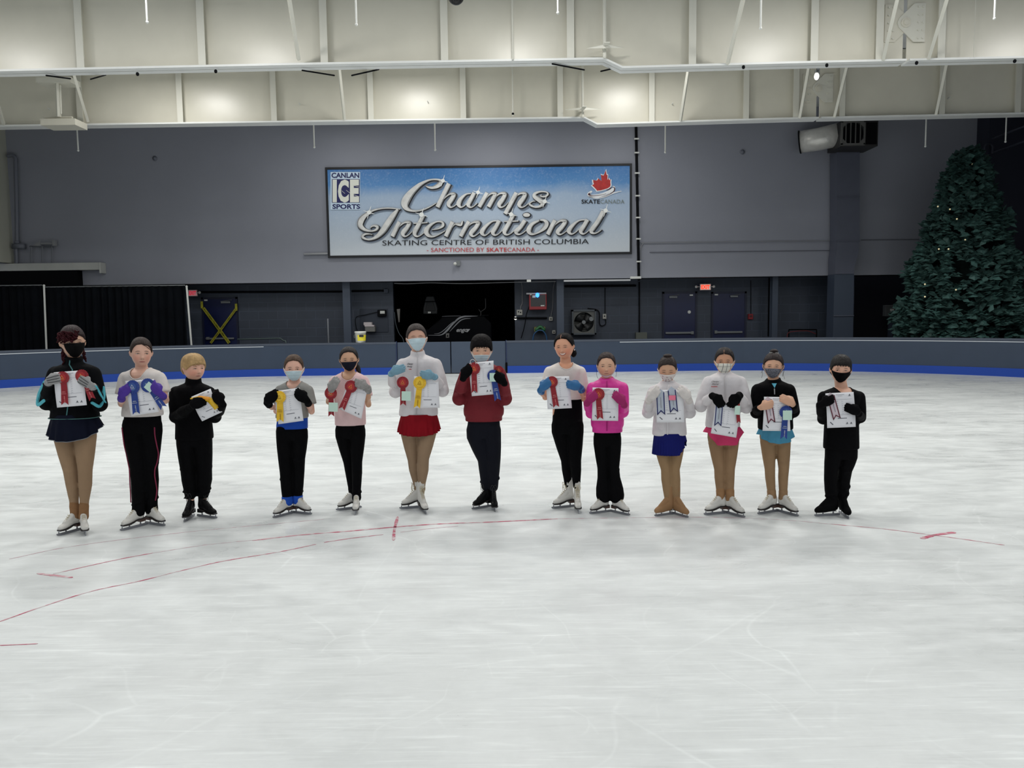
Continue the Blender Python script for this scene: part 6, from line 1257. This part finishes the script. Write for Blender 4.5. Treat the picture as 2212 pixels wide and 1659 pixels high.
# ================================================================== PAPERS AND RIBBONS
PAP=mat('certificate_paper',(228,228,232),.6); PRF=mat('print_faint',(176,178,186),.7); PRD=mat('print_dark',(84,86,96),.7)
CERT={1:[(115,804.5),(179.4,799.8),(186.6,875.3),(122.2,880.8)],2:[(269.8,823.2),(332,818.9),(342,889.8),(282.4,899.2)],3:[(410.9,857.7),(452.7,840),(478,890.6),(434.3,910.9)],4:[(591,845.4),(646.5,837.6),(655.2,909),(601,916.7)],5:[(748.6,831.3),(794.2,837.6),(780.3,905.3),(733.4,883.8)],6:[(894.2,813),(946.8,816.5),(949.6,881),(894,881.7)],7:[(1011.7,784.7),(1066,779),(1067.5,851.9),(1019.2,856)],8:[(1178.5,814),(1229.5,812.7),(1235.5,881.7),(1183,884.3)],9:[(1280.2,837.2),(1336.2,838.6),(1335.6,909.5),(1278.8,908.8)],10:[(1416.4,842.7),(1474.8,841.4),(1478.7,912.3),(1419,913)],11:[(1546.4,871.9),(1600,872),(1590.8,945.9),(1535.8,936.2)],12:[(1651,857.3),(1703.4,858),(1708,931.6),(1647.7,930.9)],13:[(1783.7,850),(1844.6,846.7),(1849.3,922.3),(1787.6,924.9)]}
DESC={1:'the girl in black and teal at the left end',2:'the girl with purple gloves',3:'the blond boy, tilted diagonally',4:'the girl in the grey t-shirt',5:'the girl in the pink t-shirt, tilted',6:'the tall girl in white with the red skirt',7:'the boy in the maroon jacket',8:'the smiling girl with blue gloves',9:'the girl in the magenta jacket',10:'the girl in white looking down',11:'the girl with the plaid mask, held low',12:'the girl with bare hands and a hair bun',13:'the boy in black at the right end'}
for i,q in CERT.items():
    k=KD[i]; Y0=k['_Y0']; yp=Y0-.197; TL,TR,BR,BL=[P(x,y,yp) for x,y in q]
    r=empty('certificate',(TL+TR+BR+BL)/4,'white printed certificate held by '+DESC[i],'certificate','printed certificates')
    bend=.006 if i!=3 else .02
    def uv(u,v,o=0.0): p=(TL*(1-u)+TR*u)*(1-v)+(BL*(1-u)+BR*u)*v; p=p.copy(); p[1]+=bend*4*(v-.5)**2+(-o); return p
    m=MB(); m.sheet(np.array([[uv(u,v) for u in np.linspace(0,1,7)] for v in np.linspace(0,1,13)]),np.array([0,.0008,0])); build(m,'sheet',PAP,r,True)
    def bar(mb,u0,v0,u1,v1): mb.sheet(np.array([[uv(u,v,.0012) for u in (u0,(u0+u1)/2,u1)] for v in (v0,v1)]),np.array([0,.0006,0]))
    m=MB(); bar(m,.36,.045,.66,.062); bar(m,.42,.09,.58,.10); bar(m,.30,.19,.92,.197)
    for v in np.arange(.24,.62,.06): bar(m,.34,v,.42,v+.012); bar(m,.56,v,.60,v+.010)
    bar(m,.545,.22,.55,.66); bar(m,.30,.63,.90,.636); build(m,'faint_print',PRF,r,kind='stuff')
    m=MB(); bar(m,.38,.725,.70,.742)
    for (cu,cv) in ((.84,.075),(.70,.875),(.84,.875)):
        p=[uv(cu-.035,cv+.02,.0015),uv(cu+.035,cv+.02,.0015),uv(cu+.008,cv-.03,.0015)]; m.add(p,[(0,1,2)]); bar(m,cu-.05,cv+.03,cu+.05,cv+.036)
    for (cu,cv) in ((.10,.83),(.125,.85),(.15,.87),(.175,.89)): bar(m,cu,cv,cu+.04,cv+.022)
    build(m,'dark_print',PRD,r,kind='stuff')
RC={'red':((142,14,30),(168,34,36)),'blue':((24,58,138),(46,80,146)),'yellow':((228,184,34),(232,194,54))}
GOLD=mat('gold_print',(220,132,70),.5); SILP=mat('silver_print',(186,196,214),.5); NOTE=mat('sticky_note_green',(196,224,210),.7); NOTEP=mat('sticky_note_pink',(232,120,146),.7)
def rosette(i,col,c,rpx,te,wpx,label,note=None,dy=-.006,edge=1.0,loop=False):
    k=KD[i]; Yr=k['_Y0']-.205+dy; s=k['_s']; cc=P(c[0],c[1],Yr); tt=P(te[0],te[1],Yr); R_=rpx*s
    r=empty('rosette',cc,label,'award rosette','award rosettes with tails')
    rm=mat('ribbon_'+col,RC[col][0],.45,var=.08,vs=30); rm2=mat('rosette_center_'+col,RC[col][1],.4)
    d=tt-cc; Lh=np.linalg.norm(d); d/=Lh; nrm=np.array([d[2],0,-d[0]]); 
    if nrm[0]<0: nrm=-nrm
    hw=wpx*s/2; A=[]
    for t in np.linspace(0,1,8): q=cc+d*Lh*t; q[1]+=.004+.004*math.sin(t*5); A.append([q-nrm*hw*(.8+.2*t),q,q+nrm*hw*(.8+.2*t)])
    A=np.array(A); A[-1,1]-=d*hw*.9; A[-1,0]+=0; m=MB(); m.sheet(A,np.array([0,.0012,0])); tail=build(m,'ribbon_tail',rm,r)
    m=MB(); n=44; rings=[]
    for rr,yy in ((R_*.55,-.004),(R_*.8,-.002),(R_*1.0,0.0),(R_*.98,.004),(R_*.5,.005)):
        rings.append([cc+np.array([rr*edge*math.cos(a)*(1+(.035*(q%2) if rr>R_*.9 else 0)),yy+(.0035 if q%2 else 0)*(rr>R_*.6),rr*math.sin(a)*(1+(.035*(q%2) if rr>R_*.9 else 0))]) for q,a in enumerate(np.linspace(0,2*math.pi,n,endpoint=False))])
    m.loft(rings); build(m,'pleated_ring',rm,r)
    m=MB(); m.tube([cc+np.array([0,-.0075,0]),cc+np.array([0,.0,0])],R_*.60*edge,n=28,round_=False); ctr=build(m,'center_disc',rm2,r)
    g=GOLD if col!='blue' else SILP; up=-d; tri=[cc+up*R_*.34,cc-up*R_*.10-nrm*R_*.24,cc-up*R_*.10+nrm*R_*.24]; tri2=[cc+up*R_*.18,cc-up*R_*.02-nrm*R_*.10,cc-up*R_*.02+nrm*R_*.10]
    m=MB(); off=np.array([0,-.0088,0])
    if edge>.6:
        for a,b in ((0,1),(1,2),(2,0)): m.tube([tri[a]+off,tri[b]+off],.0018,n=4)
        scribble(m,cc-up*R_*.33-nrm*R_*.36+off,nrm*R_*.72,up*R_*.15,6); build(m,'center_emblem',g if col!='yellow' else mat('gold_dark',(190,150,40),.5),ctr,norm=False)
        m=MB(); off=np.array([0,-.0015,0]); b=cc+d*Lh*.60; b[1]-=.0; scribble(m,b-nrm*hw*.55+off+up*.012,nrm*hw*1.1,up*.009,5,1); scribble(m,b-nrm*hw*.72+off,nrm*hw*1.44,up*.007,8,2)
        p0=cc+d*Lh*.92; scribble(m,p0+nrm*hw*.22+off,up*Lh*.26,-nrm*hw*.36,9,3); build(m,'tail_lettering',(mat('tail_print_pink',(226,130,130),.6) if col=='red' else SILP) if col!='yellow' else mat('gold_dark',(190,150,40),.5),tail,norm=False)
    if note:
        nx_,ny2,nw_,nh_,rot=note; nc=P(nx_,ny2,Yr-.012); a=math.radians(rot); u=np.array([math.cos(a),0,math.sin(a)])*nw_*s/2; v=np.array([-math.sin(a),0,math.cos(a)])*nh_*s/2
        m=MB(); m.sheet(np.array([[nc-u+v,nc+v+np.array([0,-.001,0]),nc+u+v],[nc-u-v+np.array([0,-.003,0]),nc-v+np.array([0,-.004,0]),nc+u-v+np.array([0,-.003,0])]]),np.array([0,.0008,0])); build(m,'sticky_note',NOTE,r)
    if loop: m=MB(); a=P(c[0]-6,c[1]-9,Yr); m.tube(catmull([a,a+np.array([-.006,-.002,.026]),a+np.array([.012,-.002,.040]),a+np.array([.034,-.002,.024]),a+np.array([.036,0,.004])],5),.002,n=5); build(m,'string_loop',WHITEP,r,True)
rosette(1,'red',(135.2,816),13,(140.3,875),15,'red rosette hanging on the left half of the leftmost certificate')
rosette(1,'red',(176.5,812.4),13.5,(200,864),14,'red rosette held at the upper right of the leftmost certificate, tail swinging behind')
rosette(2,'blue',(286.4,836),14,(294.6,895),15,'blue rosette with straight tail held by the girl with purple gloves')
rosette(2,'blue',(319,832.6),14.5,(354,882),15,'blue rosette with slanting tail and a green note turned on its corner',note=(323,836,17,16,-42))
rosette(4,'yellow',(603.7,857.8),12.8,(605,912),15,'yellow rosette held by the girl in the grey t-shirt')
rosette(5,'red',(714.4,849.6),12.8,(715.7,900),12.5,'red rosette hanging free at left of the pink t-shirt, green note on its tail',note=(719.9,879.4,19,19,-2))
rosette(5,'red',(758,835),12.8,(737.5,885),13,'red rosette in front of the pink t-shirt with tail slanting left')
rosette(6,'red',(869.9,826.3),12.3,(870.6,876.5),12.5,'red rosette hanging beside the tall girl, green note on its tail',note=(877.5,855.4,19.5,19.5,-2))
rosette(6,'yellow',(906.6,827),13.3,(900.4,882),13.5,'yellow rosette held by the tall girl in front of her certificate')
rosette(7,'red',(1023.8,796.4),12.8,(1025,849),12.5,'red rosette with a white string loop held by the boy in maroon',loop=True)
rosette(7,'blue',(1065.4,811.7),12.3,(1075.5,866),13.5,'blue rosette with green note held by the boy in maroon',note=(1067,815,18,18,0))
rosette(7,'red',(1077.5,800),9.5,(1081,816),7,'red rosette half hidden behind the right hand of the boy in maroon',dy=.045)
rosette(8,'red',(1192.4,825.3),12,(1201.7,880),12.5,'red rosette held by the smiling girl')
rosette(9,'red',(1292.5,851.8),13,(1296.5,906.5),13,'red rosette held by the girl in the magenta jacket')
rosette(11,'red',(1593.5,876),10,(1596,914),8,'dark red rosette seen edge on, held by the girl with the plaid mask',note=(1592.8,886,11,19,-4),edge=.5)
rosette(12,'blue',(1698,890.4),13.3,(1692.8,948.8),14,'blue rosette with green note held by the girl with bare hands',note=(1700.8,897,19,20,0))
def flat_ribbon(i,top,bot,wpx,ecol,label,note=None):
    k=KD[i]; Yr=k['_Y0']-.204; s=k['_s']; a=P(*top,Yr); b=P(*bot,Yr); d=b-a; L_=np.linalg.norm(d); d/=L_; n=np.array([-d[2],0,d[0]]); n=n if n[0]>0 else -n; hw=wpx*s/2
    r=empty('award_ribbon',a,label,'award ribbon','flat pointed award ribbons')
    face=mat('ribbon_silver_'+ecol,(176,184,196) if ecol=='navy' else (204,190,198),.45,var=.06,vs=20); em=mat('ribbon_edge_'+ecol,(24,30,92) if ecol=='navy' else (92,18,40),.6)
    out=[a,a+n*hw+d*hw*.9,b+n*hw,b-d*hw*.95,b-n*hw,a-n*hw+d*hw*.9]
    m=MB(); m.prism(out,(0,.001,0)); build(m,'ribbon_body',face,r)
    m=MB(); o=np.array([0,-.0012,0]); e_=hw*.13
    for s_ in(-1,1):
        m.prism([a+n*s_*(hw-2*e_)+d*hw*.95+o,a+n*s_*hw+d*hw*.95+o,b+n*s_*hw+o,b+n*s_*(hw-2*e_)+o-d*e_*2],(0,.0008,0))
        m.prism([b+n*s_*hw+o,b-d*hw*.95+o,b-d*(hw*.95+e_*3)+o,b+n*s_*(hw-e_)-d*e_*3+o],(0,.0008,0))
    build(m,'ribbon_edge',em,r); m=MB(); p0=b-d*L_*.28; scribble(m,p0+n*hw*.2+o,-d*L_*.4,-n*hw*.34,10,4); build(m,'ribbon_lettering',mat('print_faint',(176,178,186),.7),r,norm=False)
    if note: nc=P(note[0],note[1],Yr-.008); u=np.array([note[2]*s/2,0,0]); v=np.array([0,0,note[3]*s/2]); m=MB(); m.prism([nc-u+v,nc+u+v,nc+u-v,nc-u-v],(0,.001,0)); build(m,'sticky_note',NOTEP,r)
flat_ribbon(10,(1425.7,839.5),(1428.3,897),17,'navy','silver ribbon with navy edges, left one of the girl looking down')
flat_ribbon(10,(1450,834.8),(1456.2,891.5),17,'navy','silver ribbon with navy edges and a pink note, held by the girl looking down',note=(1452.2,859.3,14,10))
flat_ribbon(11,(1555,866),(1550.4,921),15,'navy','silver ribbon with navy edges held low by the girl with the plaid mask')
flat_ribbon(12,(1657.7,856.5),(1667,914.5),16,'maroon','silver ribbon with dark red edges held by the girl with bare hands')
flat_ribbon(13,(1792.3,848),(1808.2,906),16,'maroon','silver ribbon with dark red edges held by the boy in black at right')
# draped yellow ribbon of the blond boy
k=KD[3]; s=k['_s']; Yr=k['_Y0']-.206; r=empty('yellow_ribbon',P(440,865,Yr),'crumpled yellow award ribbon draped over the tilted certificate of the blond boy','award ribbon')
pt=catmull([(411,861.5,3),(421,859.5,4),(432,858.5,6),(443,861,9),(453,864.5,12),(462,874,12),(468,883,10)],6); xy=pt[:,:2]; t=np.gradient(xy,axis=0); t/=np.linalg.norm(t,axis=1)[:,None]; n=np.stack([-t[:,1],t[:,0]],1)
A=np.array([[P(*(q+u*w_/2*nn),Yr-.006*math.sin(j*.5)-(.004 if u==0 else 0)) for u in (-1,0,1)] for j,(q,nn,w_) in enumerate(zip(xy,n,pt[:,2]))]); m=MB(); m.sheet(A,np.array([0,.0012,0])); build(m,'ribbon',mat('ribbon_yellow',(240,208,46),.45,var=.08,vs=30),r,True)
A=np.array([[P(*(q+u*w_/2*nn+np.array([0,-1.5])),Yr-.012) for u in (-1,1)] for q,nn,w_ in zip(xy[10:24],n[10:24],pt[10:24,2]*.7)]); m=MB(); m.sheet(A,np.array([0,.0012,0])); build(m,'ribbon_fold',mat('ribbon_orange',(240,160,50),.45),r,True)
